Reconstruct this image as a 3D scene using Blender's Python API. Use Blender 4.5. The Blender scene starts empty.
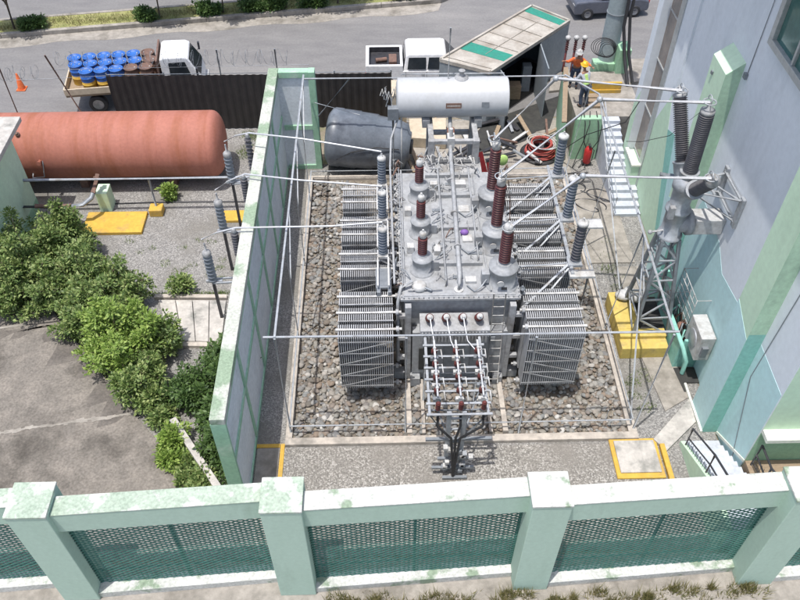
import bpy, math, random
import numpy as np
from mathutils import Vector, Matrix
random.seed(7); RNG = np.random.default_rng(7)
S = bpy.context.scene
COL = S.collection
PI = math.pi
R = math.radians

# ------------------------------------------------------------------ materials
def nt(name):
    m = bpy.data.materials.new(name); m.use_nodes = True
    n = m.node_tree.nodes; b = n['Principled BSDF']
    return m, n, m.node_tree.links, b
def pm(name, c1, c2=None, scale=3.0, lo=.35, hi=.65, rough=.6, metal=0.0, bump=0.0, bscale=40.0,
       c3=None, s3=.6, lo3=.5, hi3=.7, spec=None, stretch=None, speck=.14, speck_scale=9):
    """procedural paint: colour c1, patches of c2 (noise), stains of c3 (larger noise), fine bump"""
    m, n, l, b = nt(name)
    b.inputs['Roughness'].default_value = rough
    b.inputs['Metallic'].default_value = metal
    if spec is not None: b.inputs['Specular IOR Level'].default_value = spec
    tc = n.new('ShaderNodeTexCoord'); co = raw = tc.outputs['Object']
    if stretch:
        mp = n.new('ShaderNodeMapping'); mp.inputs['Scale'].default_value = stretch
        l.new(co, mp.inputs['Vector']); co = mp.outputs['Vector']
    def noise(sc, det=6, src=None):
        t = n.new('ShaderNodeTexNoise'); t.inputs['Scale'].default_value = sc
        t.inputs['Detail'].default_value = det; t.inputs['Roughness'].default_value = .6
        l.new(src or co, t.inputs['Vector']); return t.outputs['Fac']
    def ramp(src, a, z):
        r = n.new('ShaderNodeMapRange'); r.inputs['From Min'].default_value = a; r.inputs['From Max'].default_value = z
        l.new(src, r.inputs['Value']); return r.outputs['Result']
    def mix(f, a, bb):
        x = n.new('ShaderNodeMix'); x.data_type = 'RGBA'
        l.new(f, x.inputs[0])
        for s, v in ((6, a), (7, bb)):
            if isinstance(v, tuple): x.inputs[s].default_value = (*v, 1)
            else: l.new(v, x.inputs[s])
        return x.outputs[2]
    if c2 is None: c2 = tuple(v*.82 for v in c1)
    col = mix(ramp(noise(scale), lo, hi), c1, c2)
    if c3 is not None: col = mix(ramp(noise(s3, 8), lo3, hi3), col, c3)
    if speck:
        mr = n.new('ShaderNodeMapRange'); mr.inputs['From Min'].default_value = .3; mr.inputs['From Max'].default_value = .7
        mr.inputs['To Min'].default_value = 1-speck; mr.inputs['To Max'].default_value = 1+speck*.6
        l.new(noise(speck_scale, 9, raw), mr.inputs['Value'])
        sc = n.new('ShaderNodeVectorMath'); sc.operation = 'SCALE'; l.new(col, sc.inputs[0]); l.new(mr.outputs[0], sc.inputs['Scale']); col = sc.outputs[0]
    l.new(col, b.inputs['Base Color'])
    if bump:
        bp = n.new('ShaderNodeBump'); bp.inputs['Strength'].default_value = bump; bp.inputs['Distance'].default_value = .02
        l.new(noise(bscale, 6, raw), bp.inputs['Height']); l.new(bp.outputs['Normal'], b.inputs['Normal'])
    return m
def gravel_mat(name, cols, scale, bump=.8, dist=.02, dirt=None, big=.5):
    m, n, l, b = nt(name); b.inputs['Roughness'].default_value = .9
    tc = n.new('ShaderNodeTexCoord')
    v = n.new('ShaderNodeTexVoronoi'); v.inputs['Scale'].default_value = scale
    l.new(tc.outputs['Object'], v.inputs['Vector'])
    w = n.new('ShaderNodeSeparateColor'); l.new(v.outputs['Color'], w.inputs[0])
    cr = n.new('ShaderNodeValToRGB'); e = cr.color_ramp.elements
    e[0].color = (*cols[0], 1); e[1].color = (*cols[-1], 1)
    for i, c in enumerate(cols[1:-1]):
        x = e.new((i+1)/(len(cols)-1)); x.color = (*c, 1)
    l.new(w.outputs[0], cr.inputs[0])
    nz = n.new('ShaderNodeTexNoise'); nz.inputs['Scale'].default_value = big; nz.inputs['Detail'].default_value = 8
    l.new(tc.outputs['Object'], nz.inputs['Vector'])
    mr = n.new('ShaderNodeMapRange'); mr.inputs['From Min'].default_value = .45; mr.inputs['From Max'].default_value = .7
    l.new(nz.outputs['Fac'], mr.inputs['Value'])
    mx = n.new('ShaderNodeMix'); mx.data_type = 'RGBA'
    l.new(mr.outputs['Result'], mx.inputs[0]); l.new(cr.outputs['Color'], mx.inputs[6])
    mx.inputs[7].default_value = (*(dirt or cols[0]), 1)
    l.new(mx.outputs[2], b.inputs['Base Color'])
    bp = n.new('ShaderNodeBump'); bp.inputs['Strength'].default_value = bump; bp.inputs['Distance'].default_value = dist; bp.invert = True
    l.new(v.outputs['Distance'], bp.inputs['Height']); l.new(bp.outputs['Normal'], b.inputs['Normal'])
    return m
def leaf_mat(name, c1, c2, c3):
    m, n, l, b = nt(name); b.inputs['Roughness'].default_value = .55
    g = n.new('ShaderNodeNewGeometry')
    cr = n.new('ShaderNodeValToRGB'); e = cr.color_ramp.elements
    e[0].color = (*c1, 1); e[1].color = (*c3, 1); x = e.new(.5); x.color = (*c2, 1)
    l.new(g.outputs['Random Per Island'], cr.inputs[0]); l.new(cr.outputs[0], b.inputs['Base Color'])
    out = n['Material Output']; tr = n.new('ShaderNodeBsdfTranslucent'); ms = n.new('ShaderNodeMixShader')
    l.new(cr.outputs[0], tr.inputs[0]); ms.inputs[0].default_value = .35
    l.new(b.outputs[0], ms.inputs[1]); l.new(tr.outputs[0], ms.inputs[2]); l.new(ms.outputs[0], out.inputs[0])
    return m

M = {}
M['asphalt'] = pm('asphalt', (.20,.195,.19), (.165,.16,.16), 1.2, rough=.9, bump=.3, bscale=60, c3=(.25,.24,.23), s3=.25, lo3=.5, hi3=.75, stretch=(.5,1.6,1))
M['earth'] = pm('earth', (.30,.26,.20), (.20,.17,.13), 2, rough=.95, bump=.6, bscale=20, c3=(.13,.15,.06), s3=.8)
M['gravel'] = gravel_mat('gravel', [(.13,.125,.12),(.20,.195,.185),(.25,.24,.225),(.37,.36,.34)], 30, dirt=(.17,.16,.14), bump=.5)
M['gravel_b'] = gravel_mat('gravel_bright', [(.13,.12,.11),(.20,.19,.17),(.26,.245,.22),(.44,.42,.39)], 27, dirt=(.20,.185,.165), bump=.5)
M['bed'] = gravel_mat('rock_bed', [(.10,.09,.07),(.22,.19,.15),(.3,.27,.22)], 9, dirt=(.13,.11,.09))
M['slab'] = pm('weathered_slab', (.235,.21,.18), (.175,.158,.137), 2.2, rough=.95, bump=.5, bscale=25, c3=(.07,.062,.052), s3=.5, lo3=.5, hi3=.7, speck=.35, speck_scale=14)
M['oldconc'] = pm('old_concrete', (.36,.33,.29), (.25,.23,.20), 2.5, rough=.92, bump=.4, bscale=30, c3=(.17,.155,.13), s3=1.1)
M['paleconc'] = pm('pale_concrete', (.52,.49,.45), (.38,.36,.33), 3, rough=.9, bump=.3, c3=(.22,.22,.20), s3=1.6, lo3=.52, hi3=.7)
M['curb'] = pm('curb_concrete', (.50,.45,.39), (.38,.34,.30), 3, rough=.9, bump=.4, c3=(.26,.24,.21), s3=1.5)
M['greenwall'] = pm('mint_wall_paint', (.43,.575,.48), (.40,.54,.445), 1.5, lo=.3, hi=.8, rough=.75, bump=.12, bscale=18, c3=(.31,.42,.34), s3=1.1, lo3=.57, hi3=.9, speck=.07, stretch=(1.6,1.6,.35))
M['capwhite'] = pm('worn_white_coping', (.60,.60,.565), (.50,.51,.47), 1.6, rough=.85, bump=.3, bscale=25, c3=(.25,.32,.23), s3=1.5, lo3=.56, hi3=.63, speck=.28, speck_scale=14)
M['capgreen'] = pm('worn_green_coping', (.33,.41,.32), (.41,.48,.39), 3, rough=.85, bump=.3, bscale=25, c3=(.54,.55,.51), s3=1.6, lo3=.52, hi3=.57, speck=.3, speck_scale=14)
M['fwgreen'] = pm('firewall_green', (.30,.50,.34), (.34,.55,.39), 2.5, rough=.8, bump=.2, c3=(.48,.60,.48), s3=2, lo3=.55, hi3=.7)
M['fwgrey'] = pm('firewall_grey_panel', (.72,.76,.78), (.66,.70,.72), 1, rough=.8, bump=.1, c3=(.55,.60,.62), s3=1.2, lo3=.52, hi3=.8)
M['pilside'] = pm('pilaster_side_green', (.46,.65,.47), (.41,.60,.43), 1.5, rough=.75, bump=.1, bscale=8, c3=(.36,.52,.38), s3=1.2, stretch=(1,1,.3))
M['yellow2'] = pm('plinth_yellow', (.60,.46,.13), (.52,.39,.10), 3, rough=.75, c3=(.38,.29,.13), s3=2, lo3=.52, hi3=.75)
M['capfw'] = pm('mossy_coping', (.54,.54,.49), (.43,.45,.39), 2.4, rough=.85, bump=.3, bscale=25, c3=(.25,.33,.23), s3=.55, lo3=.47, hi3=.53, speck=.3, speck_scale=14)
M['consgrey'] = pm('conservator_grey', (.47,.48,.49), (.44,.45,.46), .8, rough=.45, c3=(.37,.37,.36), s3=.9, lo3=.55, hi3=.8, speck=.06)
M['mesh'] = pm('teal_mesh', (.045,.15,.12), (.07,.20,.165), 4, rough=.6)
M['facade'] = pm('pale_blue_facade', (.73,.765,.80), (.69,.73,.77), .6, lo=.35, hi=.7, rough=.8, bump=.12, bscale=8, c3=(.60,.64,.675), s3=.9, lo3=.52, hi3=.85, stretch=(1,1.2,.3), speck=.06, speck_scale=5)
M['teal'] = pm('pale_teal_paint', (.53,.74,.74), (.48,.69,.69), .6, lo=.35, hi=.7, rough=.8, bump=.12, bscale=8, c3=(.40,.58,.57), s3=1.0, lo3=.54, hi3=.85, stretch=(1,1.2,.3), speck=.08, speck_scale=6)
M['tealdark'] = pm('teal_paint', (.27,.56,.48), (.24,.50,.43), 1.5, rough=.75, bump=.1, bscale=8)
M['lgreen'] = pm('pale_green_paint', (.57,.74,.55), (.52,.69,.51), .8, lo=.3, hi=.8, rough=.8, bump=.12, bscale=8, c3=(.43,.57,.42), s3=1.0, lo3=.54, hi3=.85, stretch=(1,1.2,.3), speck=.08, speck_scale=6)
M['mgreen'] = pm('mid_green_paint', (.30,.50,.33), (.34,.55,.37), 1.5, rough=.75, bump=.1, bscale=8)
M['cream'] = pm('cream_trim', (.75,.77,.68), (.65,.67,.58), 3, rough=.7)
M['brownglass'] = pm('brown_reflecting_glass', (.20,.17,.15), (.32,.26,.22), 1.3, rough=.15, metal=.2)
M['winglass'] = pm('green_window_glass', (.05,.14,.13), (.07,.18,.16), .8, rough=.08, metal=.2)
M['alu'] = pm('window_aluminium', (.50,.52,.52), (.42,.44,.44), 4, rough=.4, metal=.3)
M['tgrey'] = pm('transformer_grey', (.36,.37,.38), (.30,.31,.32), 2.2, rough=.5, bump=.05, c3=(.20,.195,.185), s3=1.7, lo3=.5, hi3=.78, speck=.22)
M['tgrey2'] = pm('transformer_top_grey', (.40,.405,.41), (.32,.325,.33), 2.5, rough=.55, bump=.05, c3=(.21,.20,.185), s3=1.4, lo3=.48, hi3=.7, speck=.28)
M['radgrey'] = pm('radiator_grey', (.45,.46,.475), (.38,.39,.40), 3, rough=.5, c3=(.30,.29,.28), s3=1.2, lo3=.5, hi3=.75)
M['white'] = pm('chalky_white', (.54,.54,.53), (.43,.43,.42), 5, rough=.6, c3=(.32,.30,.27), s3=3)
M['galv'] = pm('galvanised_steel', (.42,.44,.46), (.33,.35,.37), 6, rough=.5, metal=.3, c3=(.24,.22,.20), s3=2.5, lo3=.55, hi3=.75)
M['galvdark'] = pm('dull_galvanised_steel', (.28,.30,.32), (.22,.24,.26), 4, rough=.5, metal=.4)
M['tube'] = pm('aluminium_tube', (.60,.61,.63), (.52,.53,.55), 5, rough=.4, metal=.3)
M['por'] = pm('brown_porcelain', (.095,.026,.022), (.13,.035,.03), 8, rough=.25)
M['porgrey'] = pm('grey_polymer', (.20,.22,.25), (.15,.17,.19), 6, rough=.5)
M['pordark'] = pm('dark_polymer', (.085,.08,.085), (.12,.115,.12), 5, rough=.5)
M['redtank'] = pm('faded_red_paint', (.40,.155,.11), (.35,.13,.09), 1.2, lo=.3, hi=.75, rough=.75, bump=.12, c3=(.29,.095,.045), s3=.9, lo3=.46, hi3=.72, stretch=(2.2,.35,.35), speck=.12)
M['poly'] = pm('grey_blue_plastic', (.14,.16,.185), (.18,.20,.23), 2, rough=.38, bump=.15, bscale=6, c3=(.10,.11,.13), s3=1.5)
M['blackfence'] = pm('black_sheet', (.022,.020,.020), (.035,.031,.030), 2, rough=.6)
M['yellow'] = pm('safety_yellow', (.60,.38,.06), (.52,.32,.05), 3, rough=.75, c3=(.36,.25,.10), s3=2, lo3=.52, hi3=.75)
M['black'] = pm('black_rubber', (.02,.02,.022), (.03,.03,.032), 6, rough=.6)
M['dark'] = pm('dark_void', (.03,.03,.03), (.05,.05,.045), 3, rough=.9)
M['blackpaint'] = pm('black_paint', (.03,.03,.035), (.05,.05,.055), 5, rough=.4)
M['blue'] = pm('blue_drum_paint', (.025,.11,.42), (.04,.17,.52), 2, lo=.3, hi=.7, rough=.5, c3=(.25,.33,.46), s3=5, lo3=.58, hi3=.70, speck=.2)
M['rust'] = pm('rusty_brown', (.13,.08,.065), (.20,.12,.09), 6, rough=.85, bump=.2)
M['carwhite'] = pm('white_car_paint', (.80,.80,.80), (.74,.74,.74), 2, rough=.25)
M['cargrey'] = pm('dark_grey_car_paint', (.12,.13,.16), (.14,.15,.18), 2, rough=.25, metal=.3)
M['glass'] = pm('dark_glass', (.02,.025,.03), (.035,.04,.045), 2, rough=.06)
M['rim'] = pm('wheel_rim', (.35,.35,.36), (.25,.25,.26), 6, rough=.35, metal=.6)
M['red'] = pm('red_enamel', (.52,.03,.03), (.42,.025,.025), 6, rough=.45)
M['orange'] = pm('orange_fabric', (.75,.17,.05), (.58,.12,.035), 12, rough=.9, bump=.6, bscale=14)
M['yel2'] = pm('yellow_helmet', (.85,.50,.03), (.80,.45,.03), 6, rough=.35)
M['vest'] = pm('hi_vis_green', (.45,.65,.20), (.38,.55,.17), 6, rough=.8)
M['greyshirt'] = pm('grey_shirt', (.42,.44,.47), (.34,.36,.40), 6, rough=.9)
M['navy'] = pm('navy_trousers', (.035,.05,.085), (.055,.07,.11), 14, rough=.9, bump=.6, bscale=14)
M['skin'] = pm('skin', (.30,.16,.10), (.27,.14,.085), 6, rough=.6)
M['bark'] = pm('bark', (.12,.09,.06), (.18,.14,.10), 10, rough=.95, bump=.4)
M['wood'] = pm('grey_wood', (.33,.25,.17), (.24,.18,.12), 5, rough=.85, stretch=(1,6,6))
M['leaf'] = leaf_mat('leaf_mix', (.075,.125,.035), (.18,.27,.075), (.38,.44,.17))
M['leafy'] = leaf_mat('leaf_bright', (.13,.21,.04), (.24,.36,.07), (.38,.48,.13))
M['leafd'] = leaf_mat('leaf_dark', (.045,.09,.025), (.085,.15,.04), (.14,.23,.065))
M['grass'] = leaf_mat('dry_grass', (.14,.16,.05), (.24,.22,.09), (.34,.29,.15))
M['turf'] = pm('median_turf', (.24,.25,.08), (.33,.31,.14), 2.5, rough=.95, bump=.8, bscale=30, c3=(.12,.15,.04), s3=1)
M['shedroof'] = pm('shed_roof', (.46,.43,.38), (.34,.31,.27), 1.5, rough=.8, c3=(.24,.20,.16), s3=1.1, lo3=.45, hi3=.75)
M['shedgreen'] = pm('shed_green', (.02,.24,.17), (.03,.20,.15), 3, rough=.7)
M['shedwall'] = pm('shed_grey_wall', (.27,.30,.32), (.22,.25,.27), 2, rough=.6)
M['redcable'] = pm('red_cable', (.35,.06,.05), (.45,.10,.08), 5, rough=.6)
M['pink'] = pm('copper_brown', (.35,.17,.12), (.26,.12,.09), 5, rough=.6)
M['purple'] = pm('purple_plastic', (.20,.10,.36), (.24,.12,.40), 5, rough=.6)
M['bluetarp'] = pm('blue_tarp', (.03,.10,.28), (.04,.14,.34), 5, rough=.7)
M['polegrey'] = pm('pole_grey', (.33,.38,.39), (.27,.32,.33), 1.5, rough=.7, bump=.1, stretch=(1,1,.3))
M['step'] = pm('grey_step_paint', (.52,.55,.60), (.44,.47,.52), 3, rough=.85, c3=(.36,.36,.36), s3=1.4, lo3=.55, hi3=.8)
M['beige'] = pm('beige_board', (.55,.47,.36), (.47,.40,.30), 3, rough=.8)
# rock colours vary stone by stone
def rockmat():
    m, n, l, b = nt('river_stones'); b.inputs['Roughness'].default_value = .8
    g = n.new('ShaderNodeNewGeometry'); cr = n.new('ShaderNodeValToRGB'); e = cr.color_ramp.elements
    e[0].color = (.13,.12,.105,1); e[1].color = (.47,.455,.425,1)
    for p, c in ((.15,(.24,.185,.14)),(.3,(.165,.165,.165)),(.45,(.26,.24,.205)),(.6,(.20,.205,.20)),(.75,(.30,.285,.26)),(.88,(.24,.205,.17))):
        x = e.new(p); x.color = (*c, 1)
    l.new(g.outputs['Random Per Island'], cr.inputs[0])
    tc = n.new('ShaderNodeTexCoord'); t = n.new('ShaderNodeTexNoise'); t.inputs['Scale'].default_value = 22; t.inputs['Detail'].default_value = 5
    l.new(tc.outputs['Object'], t.inputs['Vector'])
    mr = n.new('ShaderNodeMapRange'); mr.inputs['To Min'].default_value = .65; mr.inputs['To Max'].default_value = 1.3
    l.new(t.outputs['Fac'], mr.inputs['Value'])
    mx = n.new('ShaderNodeVectorMath'); mx.operation = 'SCALE'
    l.new(cr.outputs[0], mx.inputs[0]); l.new(mr.outputs[0], mx.inputs['Scale']); l.new(mx.outputs[0], b.inputs['Base Color'])
    return m
M['rock'] = rockmat()

# ------------------------------------------------------------------ mesh builder
def basis(d):
    d = Vector(d).normalized()
    a = Vector((0,0,1)) if abs(d.z) < .95 else Vector((1,0,0))
    u = d.cross(a).normalized(); v = u.cross(d).normalized()
    return d, u, v
class MB:
    def __init__(s): s.v = []; s.f = []; s.sm = []; s.mi = []; s.cur = 0
    def add(s, vs, fs, smooth=False):
        o = len(s.v); s.v += [tuple(p) for p in vs]
        for f in fs: s.f.append(tuple(i+o for i in f)); s.sm.append(smooth); s.mi.append(s.cur)
        return s
    def box(s, x0, x1, y0, y1, z0, z1):
        return s.add([(x0,y0,z0),(x1,y0,z0),(x1,y1,z0),(x0,y1,z0),(x0,y0,z1),(x1,y0,z1),(x1,y1,z1),(x0,y1,z1)],
                     [(0,3,2,1),(4,5,6,7),(0,1,5,4),(1,2,6,5),(2,3,7,6),(3,0,4,7)])
    def hexa(s, b4, t4):   # bottom quad, top quad (ccw from above)
        return s.add(list(b4)+list(t4), [(0,3,2,1),(4,5,6,7),(0,1,5,4),(1,2,6,5),(2,3,7,6),(3,0,4,7)])
    def prism(s, pts, z0, z1):
        n = len(pts)
        return s.add([(x,y,z0) for x,y in pts]+[(x,y,z1) for x,y in pts],
                     [tuple(range(n-1,-1,-1)), tuple(range(n,2*n))]+[(i,(i+1)%n,n+(i+1)%n,n+i) for i in range(n)])
    def ext(s, pts, d):    # planar polygon extruded by vector d
        n = len(pts); q = [Vector(p)+Vector(d) for p in pts]
        return s.add(list(pts)+q, [tuple(range(n-1,-1,-1)), tuple(range(n,2*n))]+[(i,(i+1)%n,n+(i+1)%n,n+i) for i in range(n)])
    def beam(s, p, q, w=.05, h=None, up=None):
        h = h or w; p = Vector(p); q = Vector(q); d, u, v = basis(q-p)
        if up is not None:
            v = Vector(up); v = (v-d*v.dot(d)).normalized(); u = d.cross(v)
        vs = []
        for c in (p, q):
            for a, b in ((-1,-1),(1,-1),(1,1),(-1,1)): vs.append(c+u*a*w/2+v*b*h/2)
        return s.add(vs, [(0,1,2,3),(7,6,5,4),(0,4,5,1),(1,5,6,2),(2,6,7,3),(3,7,4,0)])
    def lathe(s, base, axis, prof, n=16, caps=True):
        d, u, v = basis(axis); base = Vector(base); vs = []; fs = []
        for r, h in prof:
            for i in range(n):
                a = 2*PI*i/n; vs.append(base+d*h+(u*math.cos(a)+v*math.sin(a))*r)
        for k in range(len(prof)-1):
            for i in range(n):
                j = (i+1)%n; fs.append((k*n+i, k*n+j, (k+1)*n+j, (k+1)*n+i))
        s.add(vs, fs, True)
        if caps:
            o = len(s.v)-len(vs)
            for k, rev in ((0, True), (len(prof)-1, False)):
                if prof[k][0] > 1e-4:
                    ring = [vs[k*n+i] for i in range(n)]
                    s.add(ring, [tuple(range(n-1,-1,-1)) if rev else tuple(range(n))], False)
        return s
    def cyl(s, p, q, r, r2=None, n=12, caps=True):
        p = Vector(p); q = Vector(q); r2 = r if r2 is None else r2
        return s.lathe(p, q-p, [(r,0),(r2,(q-p).length)], n, caps)
    def tube(s, pts, r, n=8):
        pts = [Vector(p) for p in pts]; vs = []; fs = []; pu = None
        for k, p in enumerate(pts):
            d = (pts[min(k+1,len(pts)-1)]-pts[max(k-1,0)]).normalized()
            if pu is None: _, u, v = basis(d)
            else:
                u = (pu-d*pu.dot(d)).normalized(); v = d.cross(u)
            pu = u
            for i in range(n):
                a = 2*PI*i/n; vs.append(p+(u*math.cos(a)+v*math.sin(a))*r)
        for k in range(len(pts)-1):
            for i in range(n):
                j = (i+1)%n; fs.append((k*n+i, k*n+j, (k+1)*n+j, (k+1)*n+i))
        s.add(vs, fs, True)
        s.add(vs[:n], [tuple(range(n-1,-1,-1))]); s.add(vs[-n:], [tuple(range(n))])
        return s
    def ring(s, c, axis, R_, r, n=20, m=6, a0=0, a1=2*PI):
        d, u, v = basis(axis); c = Vector(c)
        pts = [c+(u*math.cos(a0+(a1-a0)*i/n)+v*math.sin(a0+(a1-a0)*i/n))*R_ for i in range(n+1)]
        return s.tube(pts, r, m)
    def ball(s, c, r, n=12, sc=(1,1,1)):
        prof = [(max(r*math.sin(PI*k/8),1e-4), -r*math.cos(PI*k/8)) for k in range(9)]
        o = len(s.v); s.lathe((0,0,0), (0,0,1), prof, n, False)
        for i in range(o, len(s.v)):
            x, y, z = s.v[i]; s.v[i] = (c[0]+x*sc[0], c[1]+y*sc[1], c[2]+z*sc[2])
        return s
    def xf(s, mat, start=0):
        for i in range(start, len(s.v)): s.v[i] = tuple(mat @ Vector(s.v[i]))
        return s

def world_loc(o):
    p = Vector((0,0,0))
    while o is not None: p += o.location; o = o.parent
    return p
def build(mb, name, mat, parent=None, loc=None, bevel=0, tagd=None):
    """mesh verts are given in world coordinates"""
    me = bpy.data.meshes.new(name); o = bpy.data.objects.new(name, me); COL.objects.link(o)
    org = world_loc(parent) if parent else Vector(loc or (0,0,0))
    me.from_pydata([(x-org.x, y-org.y, z-org.z) for x,y,z in mb.v], [], mb.f)
    me.polygons.foreach_set('use_smooth', mb.sm); me.polygons.foreach_set('material_index', mb.mi)
    for m in (mat if isinstance(mat, (list,tuple)) else [mat]): me.materials.append(M[m] if isinstance(m, str) else m)
    me.update()
    if parent: o.parent = parent
    else: o.location = org
    if bevel:
        b = o.modifiers.new('bevel', 'BEVEL'); b.width = bevel; b.segments = 2; b.limit_method = 'ANGLE'; b.angle_limit = R(40)
    return o
def tag(o, label=None, cat=None, group=None, kind=None):
    if label: o['label'] = label
    if cat: o['category'] = cat
    if group: o['group'] = group
    if kind: o['kind'] = kind
    return o
def thing(name, label, cat, loc=(0,0,0), group=None):
    o = bpy.data.objects.new(name, None); o.location = loc; o.empty_display_size = .2; COL.objects.link(o)
    return tag(o, label, cat, group)
def dup(root, loc, label=None, rotz=None):
    def rec(o, par):
        c = o.copy(); COL.objects.link(c)
        if par: c.parent = par
        for ch in list(o.children): rec(ch, c)
        return c
    r = rec(root, None); r.location = loc
    if rotz is not None: r.rotation_euler = (0,0,rotz)
    if label: r['label'] = label
    return r
def struct(mb, name, mat, **k): return tag(build(mb, name, mat, **k), kind='structure')

# ------------------------------------------------------------------ camera, light
f_px = 793.4; H = 20.0
def nrm(v): return Vector(v).normalized()
Yc = nrm((-28, 845, -f_px)); Zc = nrm((1, 745, f_px)); Zc = (Zc - Yc*Zc.dot(Yc)).normalized(); Xc = Yc.cross(Zc)
cam = bpy.data.cameras.new('camera'); co = bpy.data.objects.new('camera', cam); COL.objects.link(co)
# rows X,Y,Z expressed in camera axes -> matrix world<-camera
mw = Matrix(((Xc.x, Xc.y, Xc.z, 0), (Yc.x, Yc.y, Yc.z, 0), (Zc.x, Zc.y, Zc.z, H), (0,0,0,1)))
co.matrix_world = mw
cam.sensor_width = 36; cam.lens = f_px/800*36; cam.clip_end = 2000; cam.clip_start = .1
S.camera = co

SUN = Vector((.15, .15, -1)).normalized()          # direction the light travels
sl = bpy.data.lights.new('sun', 'SUN'); so = bpy.data.objects.new('sun', sl); COL.objects.link(so)
sl.energy = 3.2; sl.angle = R(.5); sl.color = (1, .97, .93)
so.rotation_euler = SUN.to_track_quat('-Z', 'Y').to_euler(); so.location = (0,0,40)
W = bpy.data.worlds.new('World'); S.world = W; W.use_nodes = True
wn = W.node_tree.nodes; sky = wn.new('ShaderNodeTexSky'); sky.sky_type = 'NISHITA'; sky.sun_disc = False
toS = -SUN
sky.sun_elevation = math.asin(toS.z); sky.sun_rotation = math.atan2(toS.x, toS.y)
sky.air_density = 1.0; sky.dust_density = 3.0; sky.ozone_density = 1.0
W.node_tree.links.new(sky.outputs[0], wn['Background'].inputs[0]); wn['Background'].inputs[1].default_value = .15
S.view_settings.view_transform = 'Standard'; S.view_settings.look = 'None'; S.view_settings.gamma = 1
S.view_settings.use_curve_mapping = False; S.view_settings.exposure = .42
S.cycles.max_bounces = 6; S.cycles.use_denoising = True

# ------------------------------------------------------------------ ground and roads
struct(MB().box(-150,150,-60,220,-.3,-.012), 'ground', 'earth')
struct(MB().box(-60,60,29.75,120,-.01,0), 'road', 'asphalt')
def sheet(name, pts, z, mat, th=.008): return struct(MB().prism(pts, z-th, z), name, mat)
sheet('gravel_ground', [(-14,9.5),(9.75,9.5),(9.75,29.6),(-14,29.6)], .004, 'gravel')
sheet('gravel_path', [(-3.7,9.4),(7.0,9.6),(7.6,12.8),(-3.7,12.85)], .012, 'gravel_b')
sheet('work_yard_floor', [(.9,25.7),(7.6,25.7),(7.7,29.5),(.9,29.5)], .012, 'oldconc')
sheet('dark_floor_patch', [(4.75,27.25),(6.0,27.9),(6.6,28.6),(7.2,28.8),(8.1,31.4),(4.5,29.4),(3.6,27.9),(3.2,27.0)], .02, 'dark')  # near-black sheet over the floor in front of the shed
sheet('back_yard_floor', [(-3.8,26.5),(.85,26.5),(.85,29.5),(-3.8,29.5)], .012, 'earth')
# rock bed base and curb of the transformer yard
sheet('rock_bed_base', [(-2.95,13.2),(7.3,13.2),(7.3,25.4),(-2.95,25.4)], .012, 'bed')
c = MB()
X0,X1,Y0,Y1 = -3.05,7.4,12.9,25.6
c.box(X0,X1,Y0,Y0+.24,0,.14); c.box(X0,X0+.2,Y0+.24,Y1,0,.14); c.box(X1-.26,X1,Y0+.24,Y1,0,.14); c.box(X0+.2,X1-.26,Y1-.2,Y1,0,.14)
struct(c, 'yard_curb', 'curb', bevel=.015)
struct(MB().box(7.42,9.0,20.4,24.6,.004,.05).prism([(8.45,13.9),(9.3,14.4),(9.75,20.2),(8.3,20.2),(8.2,16.2)], .004, .045), 'concrete_apron', 'oldconc')
struct(MB().prism([(7.82,12.87),(8.1,12.45),(9.25,13.45),(9.28,14.3)], .004, .12), 'concrete_ramp', 'paleconc', bevel=.01)
# left driveway of old slabs, and narrow white kerb between the slab and the garden
sl_ = MB()
sl_.prism([(-30,8.9),(-5.35,11.1),(-5.5,11.7),(-7.68,14.08),(-12.6,13.35),(-30,13.3)], 0, .16)
sl_.prism([(-30,13.34),(-12.6,13.39),(-7.72,14.12),(-10.9,17.9),(-13.0,17.6),(-30,17.5)], 0, .16)
sl_.prism([(-30,17.55),(-13.0,17.65),(-10.95,17.95),(-11.6,18.9),(-30,18.9)], 0, .16)
struct(sl_, 'driveway', 'slab')
dm = MB(); edge = [(-12.9,17.5),(-10.95,17.75),(-9.3,15.95),(-7.8,14.2)]; inn = []
for q in range(25):
    t_ = q/24*3; k0 = min(int(t_),2); u = t_-k0
    ex_, ey_ = edge[k0][0]+(edge[k0+1][0]-edge[k0][0])*u, edge[k0][1]+(edge[k0+1][1]-edge[k0][1])*u
    w_ = .5+.35*math.sin(q*1.7)+.25*math.sin(q*.6+1)+random.uniform(-.1,.1)
    inn.append((ex_-w_*.7, ey_-w_*.8))
dm.prism(list(reversed(inn))+edge[1:3]+[edge[3]] if False else inn+list(reversed(edge)), .1605, .1645)
struct(dm, 'damp_stain', pm('damp_slab', (.105,.092,.08), (.16,.142,.122), 1.8, rough=.7, bump=.4, bscale=25, speck=.3, speck_scale=14))
j = MB()
def strip(mb, pts, w, z):
    for (x0,y0),(x1,y1) in zip(pts[:-1], pts[1:]):
        d = Vector((x1-x0,y1-y0)).normalized(); nx, ny = -d.y*w/2, d.x*w/2
        mb.prism([(x0-nx,y0-ny),(x1-nx,y1-ny),(x1+nx,y1+ny),(x0+nx,y0+ny)][::1], z-.005, z)
pts = [(-16,13.32)]
x = -16
while x < -7.9:
    x += .45; base = 13.33 if x < -12.6 else 13.37+(x+12.6)*.148
    pts.append((x, base+random.uniform(-.05,.05)))
for a, b in zip(pts[:-1], pts[1:]):
    for k_ in range(4):
        u = (a[0]+(b[0]-a[0])*k_/4, a[1]+(b[1]-a[1])*k_/4+random.uniform(-.025,.025)); v = (a[0]+(b[0]-a[0])*(k_+1.15)/4, a[1]+(b[1]-a[1])*(k_+1.15)/4+random.uniform(-.025,.025))
        strip(j, [u,v], random.uniform(.06,.14)*(1.4 if a[0] > -10 and random.random()<.3 else 1), .168+random.uniform(0,.004))
pts = [(-16,17.53),(-14.5,17.55),(-13,17.63),(-12,17.8)]
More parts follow.
